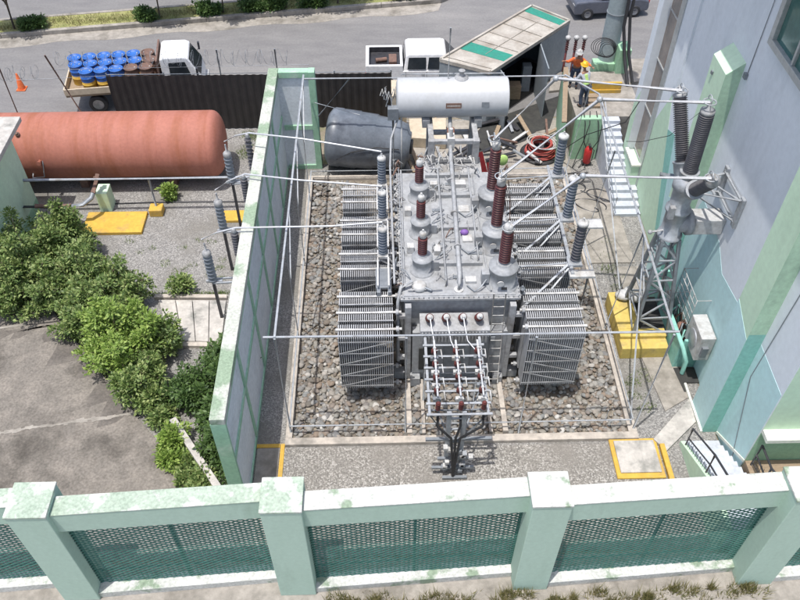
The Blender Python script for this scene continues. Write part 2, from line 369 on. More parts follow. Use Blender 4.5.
for a, b in zip(pts[:-1], pts[1:]): strip(j, [a,b], .09, .168)
struct(j, 'driveway_joint', 'oldconc')
k = MB(); k.beam((-6.35,13.6,.3),(-4.72,11.3,.3), .2, .6, up=(0,0,1))
tag(build(k, 'garden_kerb_wall', 'paleconc', bevel=.01), 'low weathered white kerb wall beside the bushes and old slab', 'low wall')
k = MB()
for i in range(4):
    u0, u1 = i/4+.006, (i+1)/4-.006
    a = Vector((-7.85,18.9)); b = Vector((-5.5,18.8)); c_ = Vector((-5.42,16.95)); d_ = Vector((-7.15,17.05))
    p = [d_.lerp(c_,u0), d_.lerp(c_,u1), a.lerp(b,u1), a.lerp(b,u0)]
    k.prism([(q.x,q.y) for q in p], .0, .09+.004*i)
struct(k, 'walkway_slabs', 'paleconc', bevel=.012)
k = MB().prism([(-8.0,18.98),(-5.5,18.9),(-5.5,19.06),(-8.0,19.14)], 0, .13).prism([(-7.2,16.8),(-5.4,16.72),(-5.4,16.9),(-7.2,16.98)], 0, .13)
struct(k, 'walkway_kerb', 'curb')
# pavement strip outside the front wall
struct(MB().box(-40,40,-20,9.4,-.012,.006), 'pavement', 'oldconc')
# median of the avenue
def medy(x): return 39.95 + .147*x
md = MB(); w1 = 1.75
xs = [-45,-30,-19,-9,0,3.2]
md.prism([(x, medy(x)+.25) for x in xs]+[(x, medy(x)+w1-.2) for x in reversed(xs)], 0, .19)
struct(md, 'median', 'turf')
mk = MB()
for a, b in zip(xs[:-1], xs[1:]):
    for o0, o1 in ((0,.25),(w1-.2,w1)):
        mk.prism([(a+.01,medy(a)+o0),(b-.01,medy(b)+o0),(b-.01,medy(b)+o1),(a+.01,medy(a)+o1)], 0, .22)
mk.prism([(3.2,medy(3.2)),(3.9,medy(3.7)+.5),(3.9,medy(3.7)+1.2),(3.2,medy(3.2)+w1)], 0, .22)
struct(mk, 'median_kerb', 'oldconc', bevel=.02)
sd = MB(); sd.prism([(x, medy(x)-.9-.15*math.sin(x*1.3)) for x in [-45+i*1.2 for i in range(41)]]+[(3.2,medy(3.2)),(-45,medy(-45))], .001, .005)
struct(sd, 'gutter_dirt', 'oldconc')
struct(MB().prism([(7.6,31.6),(16,33),(16,34.6),(10.5,34.2),(7.9,33.0)], 0, .12), 'sidewalk', 'oldconc')
lm = MB()
for y0 in (47.5,):
    for i in range(8):
        x = -42+i*6; lm.prism([(x,y0+.147*x),(x+3,y0+.147*(x+3)),(x+3,y0+.147*(x+3)+.13),(x,y0+.147*x+.13)], .0, .005)
struct(lm, 'lane_marking', 'paleconc')

# ------------------------------------------------------------------ river stones inside the yard
def icos(sub):
    import bmesh
    bm = bmesh.new(); bmesh.ops.create_icosphere(bm, subdivisions=sub, radius=1)
    v = np.array([p.co[:] for p in bm.verts]); f = np.array([[q.index for q in p.verts] for p in bm.faces]); bm.free(); return v, f
iv, if_ = icos(2)
def stones(regions, name):
    V = []; F = []; o = 0
    kinds = []
    for i in range(10):
        w = iv.copy(); 
        for k in range(5):
            d = RNG.normal(size=3); d /= np.linalg.norm(d); t = RNG.uniform(.7,.92)
            dd = w@d; w = w - np.outer(np.clip(dd-t,0,None), d)*.9
        kinds.append(w)
    for (x0,x1,y0,y1,dens) in regions:
        n = int((x1-x0)*(y1-y0)*dens)
        for i in range(n):
            r = .032+.078*RNG.random()**1.5; s = np.array([r*RNG.uniform(.9,1.5), r*RNG.uniform(.8,1.1), r*RNG.uniform(.5,.85)])
            a = RNG.uniform(0,2*PI); t = RNG.uniform(-.4,.4)
            ca, sa, ct, st = math.cos(a), math.sin(a), math.cos(t), math.sin(t)
            Rm = np.array([[ca,-sa,0],[sa,ca,0],[0,0,1]])@np.array([[1,0,0],[0,ct,-st],[0,st,ct]])
            p = (kinds[RNG.integers(10)]*s)@Rm.T + np.array([RNG.uniform(x0,x1), RNG.uniform(y0,y1), RNG.uniform(.02,.10)])
            V.append(p); F.append(if_+o); o += len(p)
    V = np.concatenate(V); F = np.concatenate(F)
    me = bpy.data.meshes.new(name); me.vertices.add(len(V)); me.vertices.foreach_set('co', V.ravel())
    me.loops.add(F.size); me.loops.foreach_set('vertex_index', F.ravel().astype(np.int32))
    me.polygons.add(len(F)); me.polygons.foreach_set('loop_start', np.arange(0,F.size,3,dtype=np.int32)); me.polygons.foreach_set('loop_total', np.full(len(F),3,dtype=np.int32))
    me.update(calc_edges=True); me.materials.append(M['rock'])
    me.polygons.foreach_set('use_smooth', np.ones(len(F),dtype=bool)); ob = bpy.data.objects.new(name, me); COL.objects.link(ob); return ob
tag(stones([(-2.8,7.1,13.18,15.2,125),(-2.8,-1.2,15.2,25.3,115),(5.3,7.1,15.2,25.3,115),(-1.2,5.3,15.2,25.3,14)], 'river_stones'),
    'bed of loose river stones around the transformer inside the curb', 'stones', kind='stuff')

# ------------------------------------------------------------------ front perimeter wall
PX = [(-14.1,-13.2),(-8.32,-7.42),(-2.83,-1.92),(3.12,4.0),(8.92,9.82)]
wall = thing('perimeter_wall', 'mint green perimeter wall with white worn coping and teal mesh panels in front of the yard', 'wall', (0,8.9,0))
for i, (a, b) in enumerate(PX):
    p = build(MB().box(a,b,8.46,9.3,0,4.3), 'pillar', 'greenwall', wall, bevel=.02)
    build(MB().box(a-.015,b+.015,8.44,9.32,4.302,4.37), 'pillar_cap', 'capgreen' if i in (1,2) else 'capwhite', p, bevel=.015)
bays = [(PX[i][1], PX[i+1][0]) for i in range(4)]+[(9.82,15)]
for i, (a, b) in enumerate(bays):
    y0, y1 = 8.58, 8.82
    bm = MB().hexa([(a,y0,3.44),(b,y1,3.44),(b,y1+.46,3.44),(a,y0+.46,3.44)],[(a,y0,4.16),(b,y1,4.16),(b,y1+.46,4.16),(a,y0+.46,4.16)])
    q = build(bm, 'top_beam', 'greenwall', wall)
    build(MB().hexa([(a+.003,y0-.01,4.162),(b-.003,y1-.01,4.162),(b-.003,y1+.47,4.162),(a+.003,y0+.47,4.162)],[(a+.003,y0-.01,4.2),(b-.003,y1-.01,4.2),(b-.003,y1+.47,4.2),(a+.003,y0+.47,4.2)]), 'coping', 'capgreen' if i in (0,1) else 'capwhite', q, bevel=.012)
    build(MB().hexa([(a,8.52,0),(b,8.82,0),(b,9.22,0),(a,8.92,0)],[(a,8.52,.26),(b,8.82,.26),(b,9.22,.26),(a,8.92,.26)]), 'base_kerb', 'capwhite', wall, bevel=.012)
    # lattice mesh: crossing flat strips
    mm = MB(); z0, z1 = .27, 3.43; W_ = b-a; yy = lambda x: 8.80+.24*(x-a)/W_
    h = z1-z0; px_, pz = .23, .125   # diamond pitch
    sl2 = pz/px_
    n0 = int(h/(2*pz))+2
    tot = int((W_*sl2+h)/(pz*1.0))+1
    for sgn in (1,-1):
        for kx in range(tot):
            cst = kx*pz*1.0
            # line: z = cst - sl2*(x) (sgn=-1) or mirrored
            xa = max(0, (cst-h)/sl2); xb = min(W_, cst/sl2)
            if xb-xa < .03: continue
            za, zb = cst-sl2*xa, cst-sl2*xb
            if sgn > 0: X_a, X_b = a+xa, a+xb
            else: X_a, X_b = b-xa, b-xb
            off = .006*sgn
            mm.beam((X_a,yy(X_a)+off,z0+za),(X_b,yy(X_b)+off,z0+zb), .010, .034, up=(0,0,1))
    build(mm, 'mesh_panel', 'mesh', wall)
    fr = MB(); mid = (a+b)/2
    fr.beam((mid,yy(mid)+.04,z0),(mid,yy(mid)+.04,z1),.06); 
    for xx in (a+.04,b-.04): fr.beam((xx,yy(xx)+.04,z0),(xx,yy(xx)+.04,z1),.05)
    fr.beam((a,yy(a)+.05,z0+.6),(b,yy(b)+.05,z0+.6),.035)
    build(fr, 'mesh_frame', 'mesh', wall)

# ------------------------------------------------------------------ firewall
fw = thing('firewall', 'tall green framed firewall with grey panels between gravel court and transformer yard', 'wall', (-4,18.6,0))
build(MB().box(-4.22,-3.93,10.95,26.4,0,4.2), 'panel', 'fwgrey', fw)
cap = MB().box(-4.24,-3.87,10.85,26.55,4.2,4.42); build(cap, 'coping', 'capfw', fw, bevel=.015)
b = MB().box(-4.25,-3.88,10.85,10.95,0,4.2)
for y in (13.27,15.9,18.5,21.1,23.7): b.box(-3.93,-3.885,y-.08,y+.08,0,4.2)
b.box(-3.93,-3.887,10.95,26.2,0,.16); b.box(-3.93,-3.889,10.95,26.2,2.42,2.58); b.box(-3.93,-3.889,10.95,26.2,4.06,4.2)
build(b, 'green_framing', 'fwgreen', fw)
build(MB().box(-3.93,-2.75,26.28,26.5,0,4.2), 'return_panel', 'fwgrey', fw)
b = MB().box(-2.76,-2.52,26.2,26.55,0,4.42).box(-3.86,-2.76,26.22,26.53,4.18,4.42).box(-3.86,-2.76,26.21,26.28,1.9,2.1).box(-3.86,-2.76,26.21,26.28,0,.2)
build(b, 'return_frame', 'fwgreen', fw, bevel=.01)
t = MB().prism([(-3.85,11.3),(-3.2,11.3),(-3.2,12.85),(-3.85,12.85)],0,.06)
tag(build(t,'pit_cover','oldconc'), 'small dirty square cover on the gravel near the end of the firewall', 'cover')
t = MB().box(-3.18,-3.06,11.3,13.0,.012,.05).box(-3.88,-3.2,12.87,13.0,.012,.05)
struct(t, 'yellow_edge_marking', 'yellow')

# ------------------------------------------------------------------ screen cage of pipes over the yard
cg = thing('pipe_frame', 'tall open frame of thin galvanised pipes standing around the transformer yard', 'frame', (2.2,19.3,0))
ZT = 4.4; ZL = .5
cage = [(-2.9,13.35),(.5,13.3),(3.87,13.25),(7.3,13.25)]
r_ = MB()
r_.tube([(-3.2,13.4,ZT),(7.6,13.35,ZT)],.035); build(r_, 'top_rail', 'galv', cg)
build(MB().tube([(-2.9,13.35,ZT+.035),(-2.9,26.0,ZT+.035)],.035), 'top_rail', 'galv', cg)
build(MB().tube([(7.45,13.35,ZT+.035),(7.62,19,ZT+.035),(7.7,24.5,ZT+.035),(6.7,25.8,ZT+.035)],.035), 'top_rail', 'galv', cg)
build(MB().tube([(-2.9,25.8,ZT),(6.7,25.8,ZT)],.035), 'top_rail', 'galv', cg)
for p, q in (((-2.9,13.3,ZL),(7.2,13.3,ZL)),((-2.9,13.3,ZL+.03),(-2.9,25.4,ZL+.03)),((7.22,13.3,ZL+.03),(7.22,25.4,ZL+.03)),((-2.9,25.4,ZL),(7.2,25.4,ZL))):
    build(MB().tube([p,q],.025), 'bottom_rail', 'galv', cg)
for (x, y) in cage: build(MB().tube([(x,y,.0),(x*1.0+(.15 if x>7 else 0),y,ZT)],.035), 'post', 'galv', cg)
for y in (17.0,20.5,24.0): 
    build(MB().tube([(-2.9,y,0),(-2.9,y,ZT)],.03), 'post', 'galv', cg)
    build(MB().tube([(-2.9,y,ZT-1.6),(-2.9,y+1.7,ZT)],.02), 'brace', 'galv', cg)
for y in (17.2,21.2,25.3): build(MB().tube([(7.22,y,0),(7.58,y,ZT)],.03), 'post', 'galv', cg)
build(MB().tube([(7.25,13.4,.1),(7.6,17.2,ZT)],.025), 'brace', 'galv', cg)
build(MB().tube([(8.0,18.0,.1),(7.66,24.0,ZT)],.025), 'brace', 'galv', cg)
build(MB().tube([(-2.5,26.1,2.6),(-1.2,25.8,ZT)],.025), 'brace', 'galv', cg)
build(MB().tube([(-2.6,26.1,3.2),(-.9,26.0,2.7)],.02), 'brace', 'galv', cg)
for x in (-1.2,1.0,5.4,6.4): build(MB().tube([(x,13.3,ZL),(x,13.3,1.0)],.018), 'stub_post', 'galv', cg)

# ------------------------------------------------------------------ power transformer
TR = thing('power_transformer', 'large grey power transformer with radiator banks and brown bushings in the rock bed', 'transformer', (2.1,18.3,0))
ZC = 3.6
tk = MB().box(.52,3.72,15.55,21.1,.45,ZC-.1)
for y in (16.4,17.6,18.8,20.0): 
    tk.box(.42,.52,y,y+.14,.5,3.4); tk.box(3.72,3.82,y,y+.14,.5,3.4)
for x in (.9,1.8,2.7,3.4): tk.box(x,x+.1,15.45,15.55,.5,2.4); tk.box(x,x+.1,21.1,21.2,.5,3.4)
tank = build(tk, 'tank', 'tgrey', TR, bevel=.01)
cv = MB().box(.40,3.84,15.42,21.22,ZC-.1,ZC-.02)
build(cv, 'cover', 'tgrey2', TR, bevel=.008)
cv = MB().box(.45,3.79,15.47,21.17,ZC-.02,ZC)
for y in (16.72,18.3,19.86,20.9): cv.box(1.35,2.85,y,y+.14,ZC,ZC+.13)
cv.box(.5,3.7,15.52,15.62,ZC,ZC+.03)
build(cv, 'cover_stiffener', 'tgrey', TR, bevel=.006)
bl = MB()
for i in range(42):
    y = 15.5+i*.137
    for x in (.44,3.80): bl.cyl((x,y,ZC-.02),(x,y,ZC+.035),.016,n=6)
for i in range(24):
    x = .5+i*.142; bl.cyl((x,15.45,ZC-.02),(x,15.45,ZC+.035),.016,n=6)
build(bl, 'flange_bolts', 'galvdark', TR)
sk = MB().box(.2,4.05,15.3,15.55,.08,.4).box(.2,4.05,20.9,21.2,.08,.4).box(.7,1.0,15.0,21.6,.05,.45).box(3.25,3.55,15.0,21.6,.05,.45)
build(sk, 'skid', 'tgrey', TR, bevel=.01)
struct(MB().box(.55,.7,13.2,15.2,.0,.2).box(1.0,1.1,13.2,15.2,.0,.17).box(3.0,3.1,13.2,15.2,0,.17).box(3.4,3.55,13.2,15.2,0,.2), 'track_strips', 'curb')
# front terminal box with small bushings
fb = MB().box(.95,2.93,14.72,15.42,2.72,3.0)
for i in range(20): fb.box(.99+i*.096,1.03+i*.096,14.69,14.72,2.55,2.95)
fb.box(.98,2.9,14.80,15.40,2.35,2.72)
build(fb, 'terminal_box', 'tgrey2', TR, bevel=.008)
fp = MB().box(.75,3.55,15.2,15.45,.5,2.4); build(fp, 'front_compartment', 'tgrey', TR, bevel=.01)
fp = MB().box(.95,1.45,15.16,15.2,.7,1.7); build(fp, 'compartment_opening', 'dark', TR)
fp = MB().box(1.7,2.3,15.15,15.2,.8,2.2).box(2.5,3.2,15.15,15.2,.8,2.2); build(fp, 'compartment_door', 'galvdark', TR, bevel=.01)
def shed_prof(r, L, n, core=.62, h0=0):
    p = [(r*core,h0)]
    for i in range(n):
        a = h0+L*i/n; b = L/n
        p += [(r*core,a+b*.10),(r,a+b*.40),(r*.97,a+b*.5),(r*core,a+b*.62)]
    p.append((r*core,h0+L)); return p
def bushing(name, base, axis, r, L, n, mat, parent, capr=.6, caph=.18, base_h=.1, capmat='white', ns=16, tip=.12):
    d = Vector(axis).normalized(); b0 = Vector(base)
    o = build(MB().lathe(b0, d, shed_prof(r,L,n,h0=base_h), ns), name, mat, parent)
    build(MB().lathe(b0, d, [(r*1.05,0),(r*1.05,base_h*.5),(r*.75,base_h*.6),(r*.75,base_h)], ns), 'flange', 'tgrey2', o)
    t0 = base_h+L
    build(MB().lathe(b0, d, [(r*capr,t0),(r*capr*1.25,t0+.02),(r*capr*1.25,t0+caph*.8),(r*capr*.8,t0+caph),(.03,t0+caph+.01),(.03,t0+caph+tip)], ns), 'terminal_cap', capmat, o)
    return o
for i in range(4):
    x = 1.22+i*.47
    bushing('small_bushing', (x,15.2,3.0), (0,-.75,1), .12, .38, 4, 'por', TR, caph=.08, base_h=.05, tip=.08, ns=12)
    if i < 3:
        build(MB().tube([(x,14.85,3.42),(x+.03,14.6,3.3),(x+.1,14.35,3.0),(1.32+i*.6,13.9,2.98)],.02,6), 'bus_lead', 'tube', TR)
# HV turrets + bushings
hv = [(3.32,19.24),(3.28,17.55),(3.33,15.98)]
for k, (x, y) in enumerate(hv):
    t = MB().lathe((x,y,ZC),(0,0,1),[(.47,0),(.47,.05),(.39,.06),(.39,.66),(.42,.67),(.42,.74),(.24,.76),(.20,.86)],28)
    t.box(x-.6,x-.38,y-.12,y+.12,ZC+.15,ZC+.5)
    build(t, 'turret', 'tgrey', TR)
    b = bushing('high_voltage_bushing', (x,y,ZC+.84), (0,0,1), .17, 1.45 if k<2 else 1.1, 17 if k<2 else 13, 'por', TR, caph=.26, base_h=.08, tip=.1, ns=20)
for k, (x, y) in enumerate([(1.10,19.89),(1.08,18.2),(1.06,16.59)]):
    t = MB().lathe((x,y,ZC),(0,0,1),[(.36,0),(.36,.05),(.28,.06),(.28,.48),(.31,.49),(.31,.55),(.18,.57),(.15,.62)],24)
    t.box(x+.25,x+.5,y-.05,y+.03,ZC,ZC+.35)
    build(t, 'turret', 'tgrey', TR)
    bushing('low_voltage_bushing', (x,y,ZC+.62), (0,0,1), .14, .62, 8, 'por', TR, caph=.2, base_h=.06, tip=.08, ns=18)
# pipework on the cover
def P(pts, r, mat='tgrey', name='pipe', n=8): return build(MB().tube(pts, r, n), name, mat, TR)
P([(2.08,15.75,ZC),(2.08,15.75,ZC+.3),(2.10,15.95,ZC+.42),(2.16,18.5,ZC+.42),(2.22,21.4,ZC+.45),(2.25,22.3,ZC+.6),(2.3,23.3,4.45)],.07)
build(MB().cyl((2.08,15.75,ZC),(2.08,15.75,ZC+.04),.14), 'pipe_flange', 'white', TR)
for y in (17.1,18.6,20.2): build(MB().lathe((2.13,y,ZC+.42),(0,1,0),[(.11,0),(.11,.05)],14), 'pipe_flange', 'tgrey2', TR)
build(MB().box(2.13,2.37,21.9,22.25,ZC+.45,ZC+.85).cyl((2.25,22.05,ZC+.8),(2.25,22.05,ZC+1.15),.06), 'gas_relay', 'white', TR)
build(MB().lathe((2.3,22.6,4.1),(0,1,.6),[(.13,0),(.13,.25)],12), 'oil_valve', 'pink', TR)
P([(1.72,15.9,ZC),(1.72,15.9,ZC+.25),(1.74,18.5,ZC+.28),(1.76,21.0,ZC+.3),(1.5,21.05,ZC+.3)],.03)
P([(2.72,16.8,ZC+.05),(2.72,16.8,ZC+.3),(2.74,19.5,ZC+.32),(2.76,21.0,ZC+.34),(2.3,21.1,ZC+.4)],.03)
P([(.62,15.7,ZC+.08),(1.6,15.72,ZC+.08)],.022); P([(.52,15.8,ZC+.08),(.55,21.2,ZC+.12)],.025); P([(3.0,15.62,ZC+.1),(2.95,16.5,ZC+.12),(2.9,20.9,ZC+.2)],.02)
P([(.75,15.9,ZC+.25),(.42,15.75,ZC+.15),(.33,15.5,ZC-.2),(.33,15.35,2.2),(.33,15.3,1.0)],.05)
build(MB().lathe((.95,15.85,ZC),(0,0,1),[(.19,0),(.21,.02),(.21,.12),(.16,.17),(.001,.19)],18), 'relief_valve', 'white', TR)
build(MB().cyl((1.05,15.8,ZC+.1),(1.3,15.65,ZC+.1),.035), 'valve_lever', 'galvdark', TR)
P([(.24,15.9,3.75),(.22,18,3.8),(.2,21.3,3.8),(.25,22.3,4.2),(.6,23.4,4.6)],.035)
# cover clutter: small conduits, boxes, hand rails
for i in range(26):
    x = random.uniform(1.4,2.8); y = random.uniform(16.0,21.0); a = random.uniform(0,PI); L = random.uniform(.15,.5)
    P([(x,y,ZC+.02),(x,y,ZC+.14),(x+L*math.cos(a),y+L*math.sin(a),ZC+.14),(x+L*math.cos(a),y+L*math.sin(a),ZC+.02)],.012,'tgrey2','conduit',6)
for (x,y,w,d,h) in ((2.45,16.1,.32,.22,.1),(1.55,17.35,.2,.3,.18),(2.5,17.9,.3,.3,.06),(2.5,19.3,.34,.3,.05),(1.6,20.4,.24,.2,.22),(.75,17.4,.2,.22,.25),(.72,19.1,.2,.22,.25),(2.45,20.5,.4,.25,.15)):
    build(MB().box(x-w/2,x+w/2,y-d/2,y+d/2,ZC,ZC+h), 'junction_box', 'white', TR, bevel=.01)
build(MB().ball((2.42,18.08,ZC+.12),.12,sc=(1.1,.8,.8)), 'sensor_cap', 'purple', TR)
for y in (16.95,17.35,18.6,19.0,20.1):   # hoses by the low-voltage side
    P([(1.45,y,ZC+.05),(1.7,y+.15,ZC+.22),(1.85,y+.05,ZC+.2),(1.62,y-.2,ZC+.06)],.022,'galvdark','hose',6)
# far end platform full of small gear
for i in range(38):
    x = random.uniform(1.3,3.1); y = random.uniform(20.95,22.2); a = random.uniform(0,2*PI)
    P([(x,y,3.5+random.random()*.25),(x+.12*math.cos(a),y+.12*math.sin(a),3.9),(x+.25*math.cos(a),y+.25*math.sin(a),3.6+random.random()*.2)],random.choice((.015,.02,.03)),random.choice(('white','tgrey2','galvdark','tgrey')),'conduit',6)
build(MB().box(1.2,3.3,21.2,22.3,3.3,3.4), 'end_platform', 'tgrey2', TR)
for i in range(60):
    sd2 = random.random()
    if sd2 < .45: x, y = random.uniform(.30,.55), random.uniform(15.6,22)
    elif sd2 < .75: x, y = random.uniform(3.7,4.1), random.uniform(16.2,21.5)
    else: x, y = random.uniform(1.35,2.9), random.uniform(15.9,21)
    a = random.uniform(0,2*PI); L = random.uniform(.1,.35); zz = random.uniform(3.45,3.75)
    P([(x,y,zz-.15),(x,y,zz+.1),(x+L*.4*math.cos(a),y+L*.4*math.sin(a),zz+.14),(x+L*math.cos(a),y+L*math.sin(a),zz-.1)],random.choice((.012,.018,.03)),random.choice(('galvdark','tgrey','white','rust','tgrey2')),'cable',6)
for i in range(16):
    x = random.choice((.38,3.95)); y = 15.9+i*.36
    build(MB().lathe((x,y,3.30),(0,0,1),[(.06,0),(.06,.12),(.09,.13),(.09,.17),(.03,.18),(.03,.26)],10), 'stop_valve', random.choice(('white','galvdark','tgrey2')), TR)
for k, (x, y) in enumerate(hv):
    P([(x-.45,y-.1,ZC+.3),(x-.65,y-.3,ZC+.15),(x-.8,y-.35,ZC+.05),(x-1.0,y-.1,ZC+.05)],.02,'galvdark','cable')
    build(MB().lathe((x-.1,y-.40,ZC+.4),(0,-1,0),[(.1,0),(.1,.03)],14), 'gauge', 'white', TR)
    build(MB().box(x-.06,x+.1,y-.405,y-.39,ZC+.15,ZC+.25), 'rating_label', 'blackpaint', TR)
for (x,y,l_) in ((2.0,20.5,.5),(1.5,19.2,.3),(2.45,17.2,.45),(1.95,16.2,.3)):
    build(MB().box(x,x+l_,y,y+.12,ZC+.004,ZC+.03), 'channel', 'galvdark', TR)
for y in (15.75,16.6,17.5,18.4,19.3,20.2,21.0):
    build(MB().tube([(.47,y,ZC),(.47,y,ZC+.3)],.012,5).tube([(.47,y,ZC+.3),(.47,min(y+.9,21.1),ZC+.3)],.01,5), 'guard_rail', 'galv', TR)
# end frame carrying the conservator
ef = MB()
for x in (1.6,3.1):
    ef.box(x-.11,x+.11,21.9,22.1,.4,4.35); ef.box(x-.09,x+.09,23.3,23.5,.4,4.45); ef.box(x-.09,x+.09,22.1,23.3,4.2,4.35)
for z in (3.0,3.45,4.2): ef.box(1.71,2.99,21.93,22.07,z,z+.14)
ef.box(1.7,3.0,23.33,23.47,3.6,3.75)
build(ef, 'conservator_frame', 'tgrey2', TR, bevel=.01)
# conservator
cx0, cx1, cy, cz, cr = .52, 4.22, 23.5, 5.02, .66
cn = MB().lathe((cx0-.02,cy,cz),(1,0,0),[(cr*.1,-.05),(cr*.75,-.045),(cr*.97,0),(cr,.03),(cr,cx1-cx0),(cr*1.0,cx1-cx0+.005),(cr*.97,cx1-cx0+.03),(cr*.6,cx1-cx0+.05),(.02,cx1-cx0+.06)],40)
cons = build(cn, 'conservator', 'consgrey', TR)
for x in (1.46,3.24):
    build(MB().prism([(x-.13,cy-.6),(x+.13,cy-.6),(x+.13,cy+.5),(x-.13,cy+.5)],4.2,4.5), 'saddle', 'tgrey', cons, bevel=.01)
build(MB().lathe((2.65,cy+.12,cz+cr-.06),(0,0,1),[(.23,0),(.23,.1),(.2,.11),(.2,.13),(.08,.14),(.08,.3),(.11,.31),(.11,.35)],22), 'filler_neck', 'tgrey2', cons)
build(MB().tube([(cx0+.1,cy+.3,cz+cr-.02),(cx0+.1,cy+.3,cz+cr+.06),(2.3,cy+.3,cz+cr+.06),(4.1,cy+.3,cz+cr+.06)],.018,6), 'top_pipe', 'galv', cons)
def cplate(x0,x1,v,mat,nm):
    a = R(v); y = cy-cr*math.cos(a); z = cz+cr*math.sin(a)
    n_ = Vector((0,-math.cos(a),math.sin(a))); t_ = Vector((0,math.sin(a),math.cos(a)))
    c0 = Vector((0,y,z))+n_*.01; 
    q = [Vector((x0,0,0))+c0-t_*.09, Vector((x1,0,0))+c0-t_*.09, Vector((x1,0,0))+c0+t_*.09, Vector((x0,0,0))+c0+t_*.09]
    return build(MB().ext([tuple(p) for p in q], n_*.02), nm, mat, cons), c0+n_*.022, t_
pl, c0, t_ = cplate(2.1,2.62,8,'rust','name_plate')
lt = MB()
for i in range(9):
    x = 2.15+i*.05; h = random.choice((.05,.06))
    lt.ext([tuple(Vector((x,0,0))+c0-t_*h/2), tuple(Vector((x+.03,0,0))+c0-t_*h/2), tuple(Vector((x+.03,0,0))+c0+t_*h/2), tuple(Vector((x,0,0))+c0+t_*h/2)], (0,-.003,0))
build(lt, 'raised_lettering', 'paleconc', pl)
cplate(3.3,3.55,10,'galvdark','name_plate')
# mast and gauges at the left end of the conservator
P([(2.2,cy+.1,5.6),(2.2,cy+.1,7.5)],.03,'galv','air_terminal')
P([(.35,23.0,1.0),(.33,23.0,4.9)],.05,'galvdark','stand_pipe'); build(MB().box(.15,.52,22.85,23.1,4.55,5.0), 'gauge_box', 'galvdark', TR, bevel=.01)
for i in range(12):
    x = random.uniform(.0,.5); y = random.uniform(23.0,23.6); a = random.uniform(0,2*PI)
    P([(x,y,5.0),(x+.1*math.cos(a),y+.1*math.sin(a),5.3+random.random()*.3),(x+.2*math.cos(a),y,5.15)],.02,random.choice(('white','galvdark','tgrey2')),'small_fitting',6)
P([(.62,22.9,.6),(.62,22.9,4.0),(.62,23.2,4.5)],.03,'white','stand_pipe')
# radiators
fin_n = 26
def radiator(side, yc, depth=.52, zb=.8, zt=3.2):
    x0, x1 = (-1.36,.16) if side < 0 else (4.0,5.56)
    m_ = MB(); n = fin_n; st = (x1-x0)/(n-1)
    for i in range(n):
        x = x0+i*st
        m_.add([(x-.012,yc-depth/2,zb+.06),(x-.012,yc-depth/2,zt-.05),(x-.012,yc-depth/2+.06,zt),(x-.012,yc+depth/2-.06,zt),(x-.012,yc+depth/2,zt-.05),(x-.012,yc+depth/2,zb+.06),(x-.012,yc+depth/2-.06,zb),(x-.012,yc-depth/2+.06,zb),
                (x+.012,yc-depth/2,zb+.06),(x+.012,yc-depth/2,zt-.05),(x+.012,yc-depth/2+.06,zt),(x+.012,yc+depth/2-.06,zt),(x+.012,yc+depth/2,zt-.05),(x+.012,yc+depth/2,zb+.06),(x+.012,yc+depth/2-.06,zb),(x+.012,yc-depth/2+.06,zb)],
               [(0,1,2,3,4,5,6,7),(15,14,13,12,11,10,9,8)]+[(i_,8+i_,8+(i_+1)%8,(i_+1)%8) for i_ in range(8)])
    o = build(m_, 'radiator', 'radgrey', TR)
    xa, xb = (x0-.08,.42) if side < 0 else (3.82,x1+.08)
    xv = .30 if side < 0 else 3.92
    for z in (zt+.02, zb-.02):
        build(MB().tube([(xa,yc,z),(xb,yc,z)],.042), 'header_pipe', 'white', o)
        build(MB().lathe((xv-.04,yc,z),(1,0,0),[(.085,0),(.085,.08)],12), 'valve', 'tgrey2', o)
    return o
ys_front = [14.64,15.28,15.92]; ys_rear = [17.06,17.72,18.62,19.28,20.2,20.86]
for side in (-1,1):
    x0, x1 = (-1.36,.16) if side < 0 else (4.0,5.56)
    for y in ys_front+ys_rear: radiator(side, y)
    # zig-zag bracing on the front faces of each bank
    for y in (14.37,16.79,18.35,19.93):
        z = MB(); zs = [1.0,1.5,2.0,2.5,3.0]
        for i, zz in enumerate(zs):
            z.beam((x0-.02,y-.012,zz),(x1+.02,y-.012,zz),.012,.035,up=(0,0,1))
            if i < 4:
                A, B = ((x0,zz),(x1,zs[i+1])) if side < 0 else ((x1,zz),(x0,zs[i+1]))
                z.beam((A[0],y-.014,A[1]),(B[0],y-.014,B[1]),.012,.03,up=(0,0,1))
        build(z, 'bank_bracing', 'tgrey2', TR)
    for y in (14.96,15.6,17.39,18.95,20.53): build(MB().beam((x0-.03,y,3.22),(x1+.03,y,3.22),.03,.02), 'top_tie', 'tgrey2', TR)
    # vertical collector columns and cross pipes
    xc = .62 if side < 0 else 3.62
    cl = MB().box(xc-.09,xc+.09,15.22,15.4,.2,3.45); 
    for z in (2.95,2.0,1.1): cl.box(min(xc,.3 if side<0 else xc), max(xc,3.95 if side>0 else xc),15.24,15.38,z,z+.13)
    build(cl, 'collector_column', 'tgrey2', TR, bevel=.01)
    for y in (17.4,19.0,20.5):
        xa, xb = (.16,.5) if side < 0 else (3.75,4.02)
        build(MB().cyl((xa,y,2.6),(xb,y,2.6),.09).cyl((xa,y,1.0),(xb,y,1.0),.09), 'collector_pipe', 'tgrey2', TR)
# ladder on the tank front
ld = MB()
for x in (3.02,3.36): ld.tube([(x+.05,14.95,.25),(x,15.3,3.9)],.025,6)
for i in range(11):
    t = (i+.5)/11; ld.tube([(3.07-.05*t,14.95+.35*t,.25+3.65*t),(3.41-.05*t,14.95+.35*t,.25+3.65*t)],.017,6)
lo = build(ld, 'ladder', 'white', TR)
